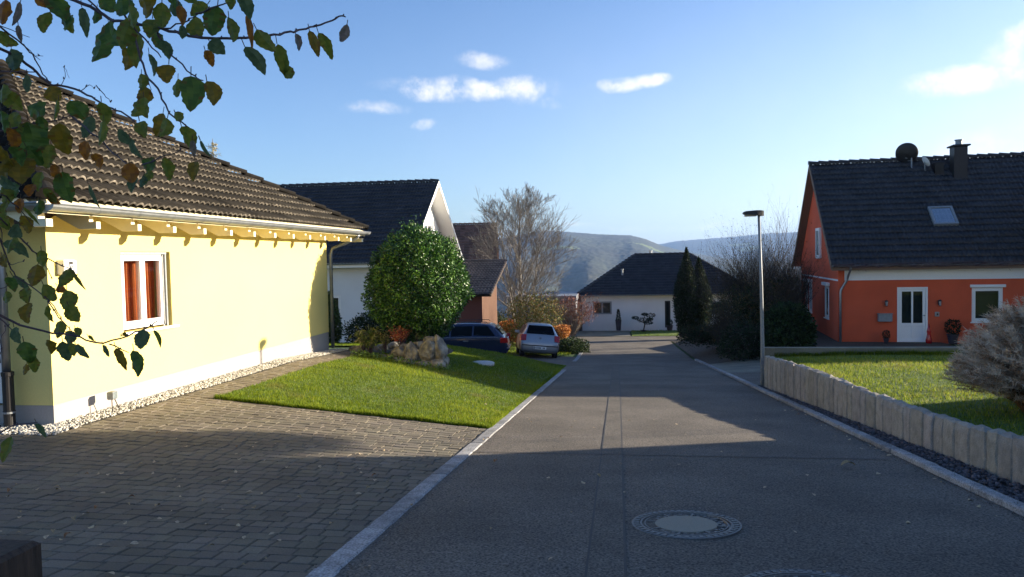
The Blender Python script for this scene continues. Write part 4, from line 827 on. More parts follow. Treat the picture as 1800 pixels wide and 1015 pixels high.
# ---- clipped and wild bushes
def bush(name, C, RR, n, L, pal, label, cat='bush', lm='leaf_matt', seed=0, lump=.2, gap=.0, Wd=.5, zmin=None, shell=.35, fs=3., vert=0, shapef=None, group=None, nt=25):
    base = Hs(C[0], C[1]); e = empty(name, (C[0], C[1], base), 0, label, cat, group); g = MB(); twigs(g, (0, 0, 0), (0, 0, C[2]-base), (RR[0]*.9, RR[1]*.9, RR[2]*.9), nt, .02); g.build('trunk', M['bark'], e)
    crown('foliage', e, M[lm], (0, 0, C[2]-base), RR, n, L, Wd, pal, seed, shell, lump, fs, .02, gap=gap, vert=vert, shapef=shapef); return e
DKG = [(.010, .018, .008), (.016, .03, .011), (.024, .042, .015), (.035, .055, .02)]
MDG = [(.02, .04, .012), (.035, .07, .02), (.05, .09, .025), (.08, .11, .035)]
cone = lambda u: np.stack([u[:, 0]*np.clip(.98-.34*np.clip(u[:, 2], -1, 1)-.58*np.clip(u[:, 2], 0, 1)**2, .04, 1), u[:, 1]*np.clip(.98-.34*np.clip(u[:, 2], -1, 1)-.58*np.clip(u[:, 2], 0, 1)**2, .04, 1), u[:, 2]], 1)
bush('column_cypress', (4.1, 45.5, -2.6), (.8, .8, 2.9), 26000, .14, DKG, 'taller dark column cypress in front of the white hip house', 'cypress', seed=2, lump=.07, Wd=.35, vert=1.2, shapef=cone)
bush('column_cypress', (4.85, 45.8, -2.85), (.8, .8, 2.55), 24000, .14, DKG, 'shorter dark column cypress, right of the taller one', 'cypress', seed=5, lump=.08, Wd=.35, vert=1.2, shapef=cone)
box_ = lambda u: np.sign(u)*np.abs(u)**.55
bush('clipped_hedge', (4.75, 33.0, -4.0), (2.2, 1.3, .88), 26000, .09, DKG+[(.06, .04, .025)], 'low dark clipped hedge at the right edge of the road', 'hedge', seed=7, lump=.05, shapef=box_)
bush('green_bush', (5.6, 25.6, -2.78), (.85, .85, 1.10), 24000, .11, DKG+MDG[:2], 'dense dark green bush left of the orange house behind the lamp', seed=9, lump=.1)
bush('wild_shrub', (5.6, 31.5, -3.1), (1.9, 1.5, 1.85), 30000, .11, DKG+[(.07, .06, .03), (.12, .09, .035)], 'tangled olive brown shrub behind the lamp post', seed=11, lump=.3, gap=.12)
bush('wild_shrub', (4.7, 27.2, -3.35), (1.3, 1.2, .9), 14000, .09, DKG+[(.05, .04, .03)], 'dark wild shrub in the shade left of the lamp post', seed=12, lump=.25, gap=.2)
bush('low_bush', (-2.25, 35.5, -4.5), (.85, 1.1, .55), 9000, .09, MDG+DKG, 'low green bush at the left road edge right of the silver car', seed=13, lump=.2)
bush('green_bush', (-7.9, 23.8, -2.5), (1.2, 1.0, .85), 12000, .09, DKG, 'dark bush in the shade behind the round bush', seed=14, lump=.15)
bush('young_conifer', (-9.7, 24.0, -2.1), (.38, .38, 1.05), 5000, .09, MDG+[(.12, .14, .04)], 'young yellowish green conifer just beyond the yellow house corner', seed=15, lump=.12, shapef=cone)
bush('beech_bush', (-6.2, 42.6, -4.35), (1.0, .7, .62), 9000, .11, [(.5, .17, .03), (.6, .25, .05), (.38, .12, .03)], 'low bush of bright orange autumn leaves beyond the shed', seed=16, lump=.2)
bush('beech_bush', (-3.05, 38.5, -4.0), (.55, .5, .36), 4200, .10, [(.5, .2, .05), (.62, .32, .1), (.38, .16, .06)], 'small orange brown bush right behind the silver car', seed=17, lump=.25)
bush('garden_bush', (-4.6, 40.5, -3.5), (1.7, 1.2, 1.6), 16000, .10, [(.16, .13, .04), (.10, .13, .03), (.22, .14, .05), (.07, .09, .025)], 'yellow green thinning bush at the foot of the bare tree', seed=18, lump=.3, gap=.15)
bush('dark_bush', (-7.6, 44, -4.1), (1.1, .8, .95), 6000, .1, DKG+[(.07, .06, .05)], 'dark bush between the shed and the orange autumn bush', seed=19)
bush('reddish_shrub', (-2.9, 47.5, -3.5), (1.7, .7, 1.0), 7000, .09, [(.20, .07, .05), (.28, .12, .07), (.12, .05, .04)], 'reddish bare shrub in front of the grey garage', seed=20, lump=.35, gap=.1, nt=140)
# ---- bare trees
def bare(g, p, d, L, r, lv, mx, spread, up, nk, wob=.12, sub=.72, g2=None):
    pts = [p]; n = 4; q = p.copy(); dd = d.copy()
    for i in range(n):
        dd = (dd+Vector((random.gauss(0, wob), random.gauss(0, wob), random.gauss(0, wob)+up*.12))).normalized(); q = q+dd*(L/n); pts.append(q.copy())
    g.tube(pts, [r*(1-.55*i/n) for i in range(n+1)], 6 if lv < 2 else 3, caps=False)
    if lv >= mx: return
    for k in range(nk[min(lv, len(nk)-1)]):
        t = random.uniform(.25, 1) if lv else random.uniform(.35, 1); i = min(int(t*n), n-1); b = pts[i].lerp(pts[i+1], t*n-i)
        ax = Vector((random.gauss(0, 1), random.gauss(0, 1), random.gauss(0, 1))).cross(dd).normalized(); a = random.uniform(.5, 1.)*spread
        nd = (dd*math.cos(a)+ax*math.sin(a)+Vector((0, 0, up*.35))).normalized()
        bare(g, b, nd, L*random.uniform(.5, .85)*sub/.72, r*(1-.55*t)*.62, lv+1, mx, spread, up, nk, wob, sub)
def bare_tree(name, loc, label, stems, L, r, mx, spread, up, nk, cat='tree', group=None, barkm='bark', lean=.3, sub=.72):
    e = empty(name, loc, 0, label, cat, group); g = MB()
    for k in range(stems):
        a = 6.28*k/max(stems, 1)+random.uniform(-.3, .3); l = lean*random.uniform(.3, 1) if stems > 1 else .03
        bare(g, Vector((math.cos(a)*.12*(stems > 1), math.sin(a)*.12*(stems > 1), -.1)), Vector((math.cos(a)*l, math.sin(a)*l, 1)).normalized(), L*random.uniform(.85, 1.1), r, 0, mx, spread, up, nk, .07, sub)
    g.build('branches', M[barkm], e, fixn=False); return e
random.seed(22)
e = empty('bare_tree', (-5.55, 42.0, -5.05), 0, 'wide leafless tree with many fine twigs beyond the silver car', 'tree'); g = MB(); tw_ = MB()
g.tube([(0, 0, -.2), (.05, 0, 1.1), (.0, 0, 2.0)], [.16, .13, .12], 8)
def limb(g, p, d, L, r, lv, up=.03):
    n = 6; pts = [p]; q = p.copy(); dd = d.copy()
    for i in range(n):
        dd = (dd+Vector((random.gauss(0, .035), random.gauss(0, .035), random.gauss(0, .02)+up))).normalized(); q = q+dd*(L/n); pts.append(q.copy())
    g.tube(pts, [max(.0055, r*(1-.8*i/n)) for i in range(n+1)], 5 if lv < 1 else 3, caps=False)
    if lv >= 3: return
    for k in range((11, 6, 4)[lv]):
        t = random.uniform(.2, .97); i = min(int(t*n), n-1); b = pts[i].lerp(pts[i+1], t*n-i); a = random.uniform(.35, .7)
        ax = dd.cross(Vector((random.gauss(0, 1), random.gauss(0, 1), random.gauss(0, 1)))).normalized(); nd = dd*math.cos(a)+ax*math.sin(a)
        if nd.z < .05: nd.z = .05+random.random()*.2
        limb(g, b, nd.normalized(), L*(1.05-.6*t)*random.uniform(.35, .55) if lv == 0 else L*random.uniform(.4, .65), r*(1-.75*t)*.5, lv+1, .03)
g.tube([(0, 0, 1.8), (.03, .02, 3.4), (.0, .03, 5.2), (.04, 0, 7.0), (.02, 0, 8.6)], [.115, .085, .06, .035, .01], 7)
for k in range(28):
    a = 2.4*k; z0 = 1.1+5.6*(k/28)**1.25; th_ = math.radians(random.uniform(34, 62)-22*(z0/7)); d = Vector((math.cos(a)*math.sin(th_), math.sin(a)*math.sin(th_), math.cos(th_))); Lk = .6
    while Lk < 7:
        q = Vector((0, 0, z0))+d*Lk
        if (q.x/2.55)**2+(q.y/2.55)**2+((q.z-4.7)/4.1)**2 > 1: break
        Lk += .1
    limb(g, Vector((0, 0, z0)), d, max(Lk, 1.2), .045*(1-.08*z0), 0)
for k in range(3):
    a = k*2.1+.4; d = Vector((math.cos(a)*.28, math.sin(a)*.28, 1)).normalized(); limb(g, Vector((math.cos(a)*.15, math.sin(a)*.15, -.1)), d, 7.2, .07, 0, .01)
g.build('branches', M['bark'], e, fixn=False)
random.seed(5)
e = empty('bare_tree', (8.6, 41, -4.3), 0, 'thin bare tree rising behind the shrubs left of the orange house', 'tree'); g = MB()
for k in range(5): a = k*1.3; bare(g, Vector((0, 0, 0)), Vector((math.cos(a)*.22, math.sin(a)*.2, 1)).normalized(), 3.4, .05, 0, 4, .7, .5, (4, 3, 3, 2), .06)
g.build('branches', M['bark'], e, fixn=False)
bush('shadow_tree', (14.0, 15.15, 2.75), (.8, .8, .6), 9000, .1, MDG, 'small round topped tree added out of view to shape the driveway shadow', 'tree', seed=33, lump=.2, nt=3)  # added unseen tree, its crown makes the bulge in the driveway shadow edge
random.seed(6)
for i, (x, y, z, n, L, lb_) in enumerate(((5.6, 34, -4.4, 16, 2.5, 'leafless twiggy shrub standing right of the cypresses'), (7.2, 36.5, -4.2, 16, 2.7, 'leafless twiggy shrub close to the lamp post'), (6.7, 31.0, -3.6, 10, 1.9, 'leafless shrub with yellowish leaves left of the orange house'), (4.2, 29.5, -3.95, 7, 1.1, 'low leafless shrub above the clipped hedge'))):
    e = empty('bare_shrub', (x, y, z), 0, lb_, 'shrub'); g = MB()
    for k in range(n): a = random.uniform(0, 6.28); l = random.uniform(.1, .7); bare(g, Vector((math.cos(a)*.2, math.sin(a)*.2, 0)), Vector((math.cos(a)*l, math.sin(a)*l, 1)).normalized(), L*random.uniform(.7, 1.15), .032, 0, 3, .75, .4, (9, 6, 3), .1)
    g.build('branches', M['shrub_twig'], e, fixn=False)
    pts = np.array([v for v in g.v[::7]]); pts = pts[rng.uniform(0, 1, len(pts)) < .5]
    if len(pts): leafquads(pts+rng.normal(0, .03, pts.shape), .05, .6, np.array([(.05, .04, .02), (.03, .035, .015), (.10, .07, .02)])[rng.integers(0, 3, len(pts))], M['leaf_matt'], 'foliage', e)
# larch-like tree tip far behind the yellow roof
e = empty('larch_tree', (-23.5, 41, -3.6), 0, 'pale yellow conifer tip showing above the yellow house roof', 'tree'); g = MB(); g.tube([(0, 0, 0), (0, 0, 10.9)], [.16, .015], 6)
PP = []
for k in range(70):
    z = 3+7.7*(k/70); a = k*2.4; L = (11.1-z)*.24+.12; q = (math.cos(a)*L, math.sin(a)*L, z+L*.25); g.tube([(0, 0, z), q], [.02, .006], 3)
    for _ in range(40): t = random.random(); PP.append((q[0]*t, q[1]*t, z+L*.25*t+random.gauss(0, .05)))
g.build('trunk', M['bark'], e); leafquads(np.array(PP), .14, .25, np.array([(.42, .33, .14), (.5, .42, .22), (.3, .26, .1)])[rng.integers(0, 3, len(PP))], M['leaf_matt'], 'foliage', e)
# pampas grass
pg = empty('pampas_grass', (5.12, 9.5, Hs(5.12, 9.5)), 0, 'big tuft of ornamental grass with feathery grey pink plumes behind the palisades', 'ornamental grass')
def ribbons(n, base_r, h, out, w, cols, name, m, plume=False):
    V = []; Q = []; C = []; b0 = 0
    for i in range(n):
        a = random.uniform(0, 6.28); br = base_r*random.random(); b = Vector((math.cos(a)*br, math.sin(a)*br, 0)); a += random.gauss(0, .25); o = out*random.random()**.6; hh = h*random.uniform(.72, 1)*(1-.62*(o/out)**2)
        e1 = b+Vector((math.cos(a)*o, math.sin(a)*o, hh)); c1 = b+Vector((math.cos(a)*o*.25, math.sin(a)*o*.25, hh*.75)); sx = Vector((-math.sin(a), math.cos(a), 0)).lerp(Vector((random.gauss(0, 1), random.gauss(0, 1), 0)), .4).normalized()
        cc = random.choice(cols); K = 6
        if not plume:
            for k in range(K):
                t = k/(K-1); p = b.lerp(c1, t).lerp(c1.lerp(e1, t), t); ww = w*(1-t)+.0015; V += [p-sx*ww, p+sx*ww]
                if k: Q.append((b0+2*k-2, b0+2*k-1, b0+2*k+1, b0+2*k)); C.append(cc)
            b0 += 2*K
        else:
            for k in range(64):   # hairs of the plume
                t = .74+.28*random.random(); p = b.lerp(c1, t).lerp(c1.lerp(e1, t), t); L = .065*random.uniform(.6, 1.3); dv = Vector((math.cos(a)*.7+random.gauss(0, .55), math.sin(a)*.7+random.gauss(0, .55), random.gauss(.35, .55))).normalized()*L; s2 = dv.cross(Vector((random.gauss(0, 1), random.gauss(0, 1), random.gauss(0, 1)))).normalized()*.0032
                V += [p-s2, p+s2, p+dv+s2*.3, p+dv-s2*.3]; Q.append((b0, b0+1, b0+2, b0+3)); C.append(cc); b0 += 4
    return mesh(name, np.array([tuple(v) for v in V]), np.array(Q), m, pg, np.array(C))
ribbons(4200, .34, 1.05, .95, .004, [(.20, .08, .035), (.26, .12, .05), (.14, .08, .03), (.12, .11, .04), (.32, .18, .09)], 'blades', M['leaf_matt'])
random.seed(31); ribbons(900, .34, 1.0, .92, .004, [(.40, .28, .18), (.30, .19, .11), (.50, .38, .26)], 'lower_plumes', M['leaf_matt'], True); ribbons(1900, .32, 1.40, .88, .004, [(.55, .42, .30), (.66, .53, .40), (.36, .23, .14), (.74, .62, .48)], 'plumes', M['leaf_matt'], True)
# potted plants and small things
def pot(g, r, h): g.lathe([(r*.7, 0), (r, h), (r*1.08, h), (r*1.08, h-.02), (r*.9, h-.04)], 14)
def potted(name, loc, r, h, kind, label):
    e = empty(name, loc, 0, label, 'potted plant'); g = MB(); pot(g, r, h); g.build('pot', M['pot_dark'], e); C = [(.012, .02, .01), (.02, .035, .014)]
    if kind == 'ball': P = rng.normal(0, 1, (500, 3)); P /= np.linalg.norm(P, axis=1)[:, None]; P = P*.2+np.array([0, 0, h+.2])
    elif kind == 'spire': t = rng.uniform(0, 1, 900); a = rng.uniform(0, 6.28, 900); P = np.stack([np.cos(a)*.17*(1-t*.7), np.sin(a)*.17*(1-t*.7), h+t*.75], 1)
    else:
        P = []
        for (cx_, cz, rr) in ((-.55, .95, .24), (.0, .8, .42), (.5, 1.12, .34), (.35, .6, .3), (.1, 1.2, .2), (.45, .85, .22)): q = rng.normal(0, 1, (420, 3)); q /= np.linalg.norm(q, axis=1)[:, None]; P.append(q*np.array([rr, rr, rr*.38])+np.array([cx_, 0, cz]))
        P = np.concatenate(P); g = MB(); g.tube([(0, 0, 0), (.1, 0, .5), (0, 0, .85)], .05, 6); [g.tube([(0, 0, .6), (x, 0, z)], .025, 5) for x, z in ((-.5, .9), (.5, 1.05), (.35, .6), (.1, 1.15))]; g.build('trunk', M['darkwood'], e)
    leafquads(P, .07, .5, np.array(C)[rng.integers(0, 2, len(P))], M['leaf_matt'], 'foliage', e); return e
potted('potted_plant', (.02, 53.3, -5.42), .22, .75, 'spire', 'slim potted conifer against the white hip house right of its window')
potted('bonsai_tree', (1.75, 52.6, -5.42), .2, .08, 'bonsai', 'dark cloud pruned dwarf tree in front of the white hip house')
potted('potted_plant', (3.6, 53.2, -5.42), .24, .35, 'ball', 'potted round plant in front of the dark narrow door')
for x, k, lb_ in ((1.55, 'ball', 'small dark potted plant left of the white door of the orange house'), (3.75, 'bonsai_s', 'dark potted shrub right of the white door of the orange house')):
    e = potted('potted_plant', (0, 0, 0), .16, .26, 'ball', lb_); place(e, x, -.4, -.02)
    e.scale = (1.2, 1.2, 1.3) if k != 'ball' else (.62, .62, .7)
g = MB(); g.lathe([(.10, 0), (.11, .12), (.07, .28), (.06, .36), (.075, .42), (.05, .52), (.01, .72)], 12); o = g.build('garden_figure', M['redlamp'], None, smooth=True); place(o, 2.98, -.35, -.02); tag(o, 'small red pointed garden figure at the right of the white door', 'garden figure')
# ================================================================== CARS
def car(name, label, loc, rz_, st, paint, Lc, wheels, wr, kind):
    e = empty(name, loc, rz_, label, 'car'); g = MB(); n = len(st); ring = 14; vs = []
    def rw(s_):
        x, w, zb, zs, zr, wt = s_; h = [(0, zb), (w*.86, zb), (w*.97, zb+.10), (w, (zb+zs)/2), (w*.985, zs-.02), (min(w*.95, wt+(w-wt)*.85), zs), (wt, zr-.05), (wt*.82, zr), (0, zr+.012)]
        return [(x, -y_, z_) for y_, z_ in h]+[(x, y_, z_) for y_, z_ in h[-2:0:-1]]
    rows = [rw(s_) for s_ in st]; m = len(rows[0]); vs = [p for r_ in rows for p in r_]
    fs = [(i*m+j, i*m+(j+1) % m, (i+1)*m+(j+1) % m, (i+1)*m+j) for i in range(n-1) for j in range(m)]+[tuple(range(m-1, -1, -1)), tuple((n-1)*m+j for j in range(m))]
    g.add(vs, fs); b = g.build('body', paint, e, smooth=True); md = b.modifiers.new('sub', 'SUBSURF'); md.levels = 1; md.render_levels = 2
    for x in wheels:
        for sd in (-1, 1):
            T = lambda p, x=x, sd=sd: (x+p[0], sd*(p[2]), p[1]+.0)
            w_ = MB(); prof = [(wr*.62, .60), (wr*.9, .60), (wr, .64), (wr, .76), (wr*.9, .80), (wr*.62, .79)]; vv = []; K = 24
            for r_, y_ in prof:
                for k in range(K): t = 6.283*k/K; vv.append((x+r_*math.cos(t), sd*y_, wr+r_*math.sin(t)))
            P6 = len(prof); w_.add(vv, [(i*K+k, i*K+(k+1) % K, ((i+1) % P6)*K+(k+1) % K, ((i+1) % P6)*K+k) for i in range(P6) for k in range(K)]); wh_ = w_.build('wheel', M['tyre'], e)
            w_ = MB(); vv = []
            for r_, y_ in ((wr*.62, .70), (wr*.62, .785), (wr*.55, .775), (wr*.15, .75), (0.01, .79)):
                for k in range(K): t = 6.283*k/K; q = 1 if (r_ > wr*.5 or k % 4) else .8; vv.append((x+r_*math.cos(t), sd*y_*q, wr+r_*math.sin(t)))
            w_.add(vv, [(i*K+k, i*K+(k+1) % K, (i+1)*K+(k+1) % K, (i+1)*K+k) for i in range(4) for k in range(K)]); w_.build('rim', M['steel'], wh_)
            a_ = MB(); vv = []
            for k in range(13):
                t = math.pi*k/12; 
                for r_ in (wr*1.0, wr*1.16): vv.append((x+r_*math.cos(t), sd*.835, wr+r_*math.sin(t)))
            a_.add(vv, [(2*k, 2*k+1, 2*k+3, 2*k+2) for k in range(12)])
            dk = [(x+wr*1.02*math.cos(math.pi*k/12), sd*.832, wr+wr*1.02*math.sin(math.pi*k/12)) for k in range(13)]; a_.add(dk, [tuple(range(13))]); a_.build('wheel_arch', M['plastic'], e, fixn=False)
    return e, rows
def patch(name, pts, m, par, th=.006):   # thin panel from four or more corner points, given outward offset already
    g = MB(); c = sum((Vector(p) for p in pts), Vector())/len(pts); nrm = (Vector(pts[1])-Vector(pts[0])).cross(Vector(pts[2])-Vector(pts[0])).normalized(); n = len(pts)
    g.add([Vector(p) for p in pts]+[Vector(p)-nrm*th for p in pts], [tuple(range(n)), tuple(range(2*n-1, n-1, -1))]+[(i, (i+1) % n, (i+1) % n+n, i+n) for i in range(n)]); return g.build(name, m, par)
# silver hatchback; local +x forward, tail at x = 0
ST = [(0.0, .70, .36, .56, .58, .66), (.03, .79, .26, .66, .70, .74), (.10, .82, .22, .90, .93, .70), (.16, .825, .20, .93, .985, .69), (.50, .83, .19, .95, 1.40, .57), (.85, .83, .18, .95, 1.46, .56), (1.7, .83, .18, .94, 1.48, .57), (2.25, .83, .18, .92, 1.42, .56), (2.95, .825, .19, .90, .97, .64), (3.35, .81, .2, .82, .87, .6), (3.72, .76, .24, .68, .72, .55), (3.86, .62, .34, .5, .52, .5)]
hb, rows = car('parked_car', 'small silver hatchback with red tail lights parked at the left road edge', (-3.30, 30.7, -4.27), R(90+11), ST, M['silver'], 3.9, (.62, 3.08), .30, 0)
def tilt(o, fwd):   # rest the car on the sloping ground
    o.rotation_euler = (0, 0, o.rotation_euler.z); o.rotation_euler.rotate_axis('Y', fwd)
tilt(hb, math.atan(.08)); hb.rotation_euler.rotate_axis('X', R(5.5))
patch('rear_window', [(.155, .60, 1.01), (.155, -.60, 1.01), (.40, -.50, 1.36), (.40, .50, 1.36)], M['carglass'], hb)
g = MB(); g.add([(.17, .58, 1.03), (.17, -.58, 1.03), (.40, -.48, 1.34), (.40, .48, 1.34)], [(0, 1, 2, 3)]); g.build('interior', M['plastic'], hb, fixn=False)
for sd in (1, -1):
    patch('side_window', [(.42, sd*.775, .99), (1.35, sd*.775, .99), (1.30, sd*.625, 1.36), (.72, sd*.605, 1.34)], M['plastic'], hb); patch('side_window', [(1.42, sd*.775, .99), (2.72, sd*.765, .97), (2.18, sd*.62, 1.35), (1.37, sd*.625, 1.36)], M['plastic'], hb)
    g = MB(); vs = [(.035, sd*.60, .70), (-.005, sd*.60, .70), (.05, sd*.58, .97), (.10, sd*.58, .97), (.02, sd*.80, .68), (.05, sd*.79, .98), (.24, sd*.845, .70), (.24, sd*.83, .95)]
    g.add([(.02, sd*.60, .72), (.10, sd*.59, .97), (.115, sd*.79, .96), (.035, sd*.80, .70), (.27, sd*.838, .93), (.27, sd*.845, .73)], [(0, 1, 2, 3), (3, 2, 4, 5)]); g.add([(.0, sd*.60, .72), (.085, sd*.59, .97), (.09, sd*.80, .965), (.015, sd*.82, .695), (.28, sd*.855, .93), (.28, sd*.86, .73)], [(0, 1, 2, 3), (3, 2, 4, 5)]); g.build('tail_light', M['redlamp'], hb, fixn=True)
    g = MB(); g.bbox(2.42, 2.56, sd*.86-.10, sd*.86+.10, .96, 1.08, .02); g.build('wing_mirror', M['silver'], hb)
    g = MB(); g.bbox(1.55, 1.72, sd*.838-.012, sd*.838+.012, .80, .83, .005); g.build('door_handle', M['silver'], hb)
g = MB(); g.bbox(-.035, .05, -.76, .76, .50, .535, .008); g.build('bumper_strip', M['plastic'], hb); g = MB(); g.bbox(-.04, .02, -.27, .27, .365, .48, .005); pt_ = g.build('number_plate', M['white'], hb)
g = MB(); [g.box(-.0425, -.0405, y_, y_+.032, .395, .455) for y_ in (-.2, -.15, -.04, .01, .06, .11, .16)]; g.build('plate_characters', M['plastic'], pt_)
g = MB(); g.box(-.0425, -.0405, .225, .262, .375, .47); g.build('plate_band', M['navy'], pt_)
g = MB(); g.lathe([(.05, 0), (.05, .015), (.03, .02)], 14); o = g.build('round_badge', M['steel'], hb); o.location = (.055, 0, .84); o.rotation_euler = (0, R(-80), 0)
g = MB(); g.tube([(.78, 0, 1.46), (.70, 0, 1.62)], [.008, .003], 5); g.build('aerial', M['plastic'], hb)
g = MB(); g.tube([(.0, -.3, 1.0), (.2, -.1, 1.08)], .008, 4); g.build('rear_wiper', M['plastic'], hb)
# dark blue estate car, side on, facing left
ST2 = [(0.0, .72, .40, .60, .62, .68), (.04, .82, .28, .70, .74, .76), (.12, .86, .24, .92, .96, .72), (.20, .865, .22, .95, 1.02, .70), (.55, .87, .2, .96, 1.40, .60), (.9, .87, .2, .96, 1.47, .60), (2.0, .87, .2, .95, 1.50, .61), (2.75, .87, .2, .93, 1.44, .60), (3.5, .865, .2, .92, .99, .68), (4.0, .85, .22, .86, .90, .64), (4.45, .80, .26, .72, .75, .6), (4.62, .62, .36, .5, .52, .5)]
wg, _ = car('parked_car', 'dark blue estate car seen from the side in front of the shed', (-4.35, 29.3, -4.08), R(180+5), ST2, M['navy'], 4.6, (.85, 3.6), .31, 1)
for sd in (1, -1):
    for (a, b, c, d_) in ((.50, 1.35, 1.33, .80), (1.42, 2.25, 2.22, 1.40), (2.32, 3.25, 2.72, 2.29)):
        patch('side_window', [(a, sd*.808, 1.0), (b, sd*.808, .99), (c, sd*.66, 1.38), (d_, sd*.655, 1.38)], M['carglass'], wg, .004)
    g = MB(); g.tube([(.8, sd*.56, 1.47), (.85, sd*.56, 1.53), (2.5, sd*.57, 1.53), (2.6, sd*.57, 1.48)], .014, 6); g.build('roof_rail', M['plastic'], wg)
    g = MB(); g.bbox(-.0, .30, sd*.85-.04, sd*.85+.025, .72, .93, .02); g.build('tail_light', M['redlamp'], wg)
    g = MB(); g.bbox(.3, 3.3, sd*.872-.006, sd*.872+.006, .945, .962, .003); g.build('window_trim', M['steel'], wg)
    for x in (1.55, 2.5): g = MB(); g.bbox(x, x+.2, sd*.885-.012, sd*.885+.012, .80, .83, .004); g.build('door_handle', M['steel'], wg)
    g = MB(); g.bbox(3.0, 3.16, sd*.90-.1, sd*.90+.1, .98, 1.1, .02); g.build('wing_mirror', M['navy'], wg)
patch('rear_window', [(.19, .6, 1.04), (.19, -.6, 1.04), (.47, -.52, 1.38), (.47, .52, 1.38)], M['carglass'], wg)
g = MB(); g.bbox(-.04, .1, -.8, .8, .42, .50, .01); g.build('bumper', M['navy'], wg); g = MB(); g.bbox(.04, .06, -.26, .26, .76, .87, .004); g.build('number_plate', M['white'], wg)
# ================================================================== OVERHANGING BRANCH TREE
random.seed(11); rng = np.random.default_rng(11)
def dep(px, py): return 1.86+.22*math.sin(px*.011+.5)+.12*math.sin(py*.017)
ot = empty('overhanging_tree', (-2.35, .35, -1.75), 0, 'tree whose thin autumn branches hang into the upper left of the view', 'tree'); OL = Vector(ot.location)
g = MB(); g.tube([(0, 0, -.2), (.05, 0, 1.2), (0, .05, 2.4), (.1, .1, 3.6)], [.11, .09, .07, .04], 10); g.build('trunk', M['bark'], ot, smooth=True)
BR = [([(60, -70), (114, -5), (160, 12), (192, 34), (219, 39), (270, 48), (311, 58), (332, 64), (367, 68), (400, 70), (431, 67), (481, 62), (510, 56), (527, 53), (552, 48), (584, 36), (600, 27), (607, 30)], 3.6),
 ([(120, -50), (156, 0), (192, 34)], 2.6), ([(274, 53), (291, 82), (311, 105), (336, 132), (357, 142)], 2.2), ([(215, 20), (240, 55), (261, 76), (283, 101)], 2.2),
 ([(235, 60), (250, 105), (256, 130), (277, 155), (291, 186), (304, 206), (329, 223)], 2.6), ([(-60, 20), (0, 46), (43, 82), (57, 96), (76, 131), (89, 147)], 2.2),
 ([(-70, 60), (0, 85), (39, 107), (64, 128), (89, 149), (107, 150), (140, 160), (160, 170), (189, 188), (213, 197), (236, 214)], 3.4), ([(-40, 128), (0, 125), (62, 127)], 2.6),
 ([(-60, 245), (0, 230), (60, 218), (107, 210), (124, 203)], 2.2), ([(124, 203), (150, 225), (180, 250), (200, 270), (222, 288)], 2.2), ([(250, 290), (276, 279), (318, 265)], 1.4), ([(270, 48), (300, 50), (330, 36), (345, 28)], 1.8), ([(345, 28), (380, 12), (400, 5), (440, -30)], 1.6),
 ([(57, 96), (76, 99)], 1), ([(43, 82), (71, 106)], 1), ([(0, 46), (52, 66)], 1), ([(107, 150), (115, 135), (113, 118), (122, 138)], .8), ([(140, 160), (157, 148), (166, 156)], .9), ([(168, 150), (182, 165), (195, 180)], 1.1), ([(256, 130), (266, 158)], 1),
 ([(-50, 370), (0, 385), (16, 398), (39, 423), (62, 446), (80, 467), (92, 490)], 2.), ([(39, 423), (71, 451), (110, 467), (130, 476), (146, 503)], 1.6), ([(-30, 400), (0, 420), (16, 465), (28, 487), (62, 508), (85, 528), (100, 545), (107, 560)], 2.),
 ([(-60, 530), (0, 555), (33, 572), (91, 585), (138, 594), (182, 605), (226, 591), (259, 576), (276, 565)], 2.6), ([(193, 605), (226, 620)], 1.4), ([(85, 528), (105, 557), (130, 587)], 1.6), ([(0, 559), (22, 581)], 1.6), ([(-50, 790), (0, 761), (30, 747), (66, 743)], 2.2), ([(-10, 410), (2, 400), (4, 430)], 1.4), ([(0, 455), (20, 465), (42, 460)], 1), ([(0, 508), (24, 498)], 1), ([(0, 640), (0, 600), (10, 575)], 1), ([(-20, 330), (10, 345), (40, 372), (60, 400)], 1.6)]
g = MB()
for pts, r in BR:
    P3 = [atd(x, y, dep(x, y)) for x, y in pts]; out = []
    for i in range(len(P3)-1):
        for k in range(3): out.append(P3[i].lerp(P3[i+1], k/3)+Vector((random.gauss(0, .0015), random.gauss(0, .0015), random.gauss(0, .0015))))
    out.append(P3[-1]); n = len(out); g.tube([p-OL for p in out], [r*.00135*(1-.6*i/n) for i in range(n)], 6)
    for p in out[2::4]: g.tube([p-OL-Vector((.002, 0, 0)), p-OL+Vector((random.gauss(0, .003), 0, .006))], [.0028, .0012], 4)
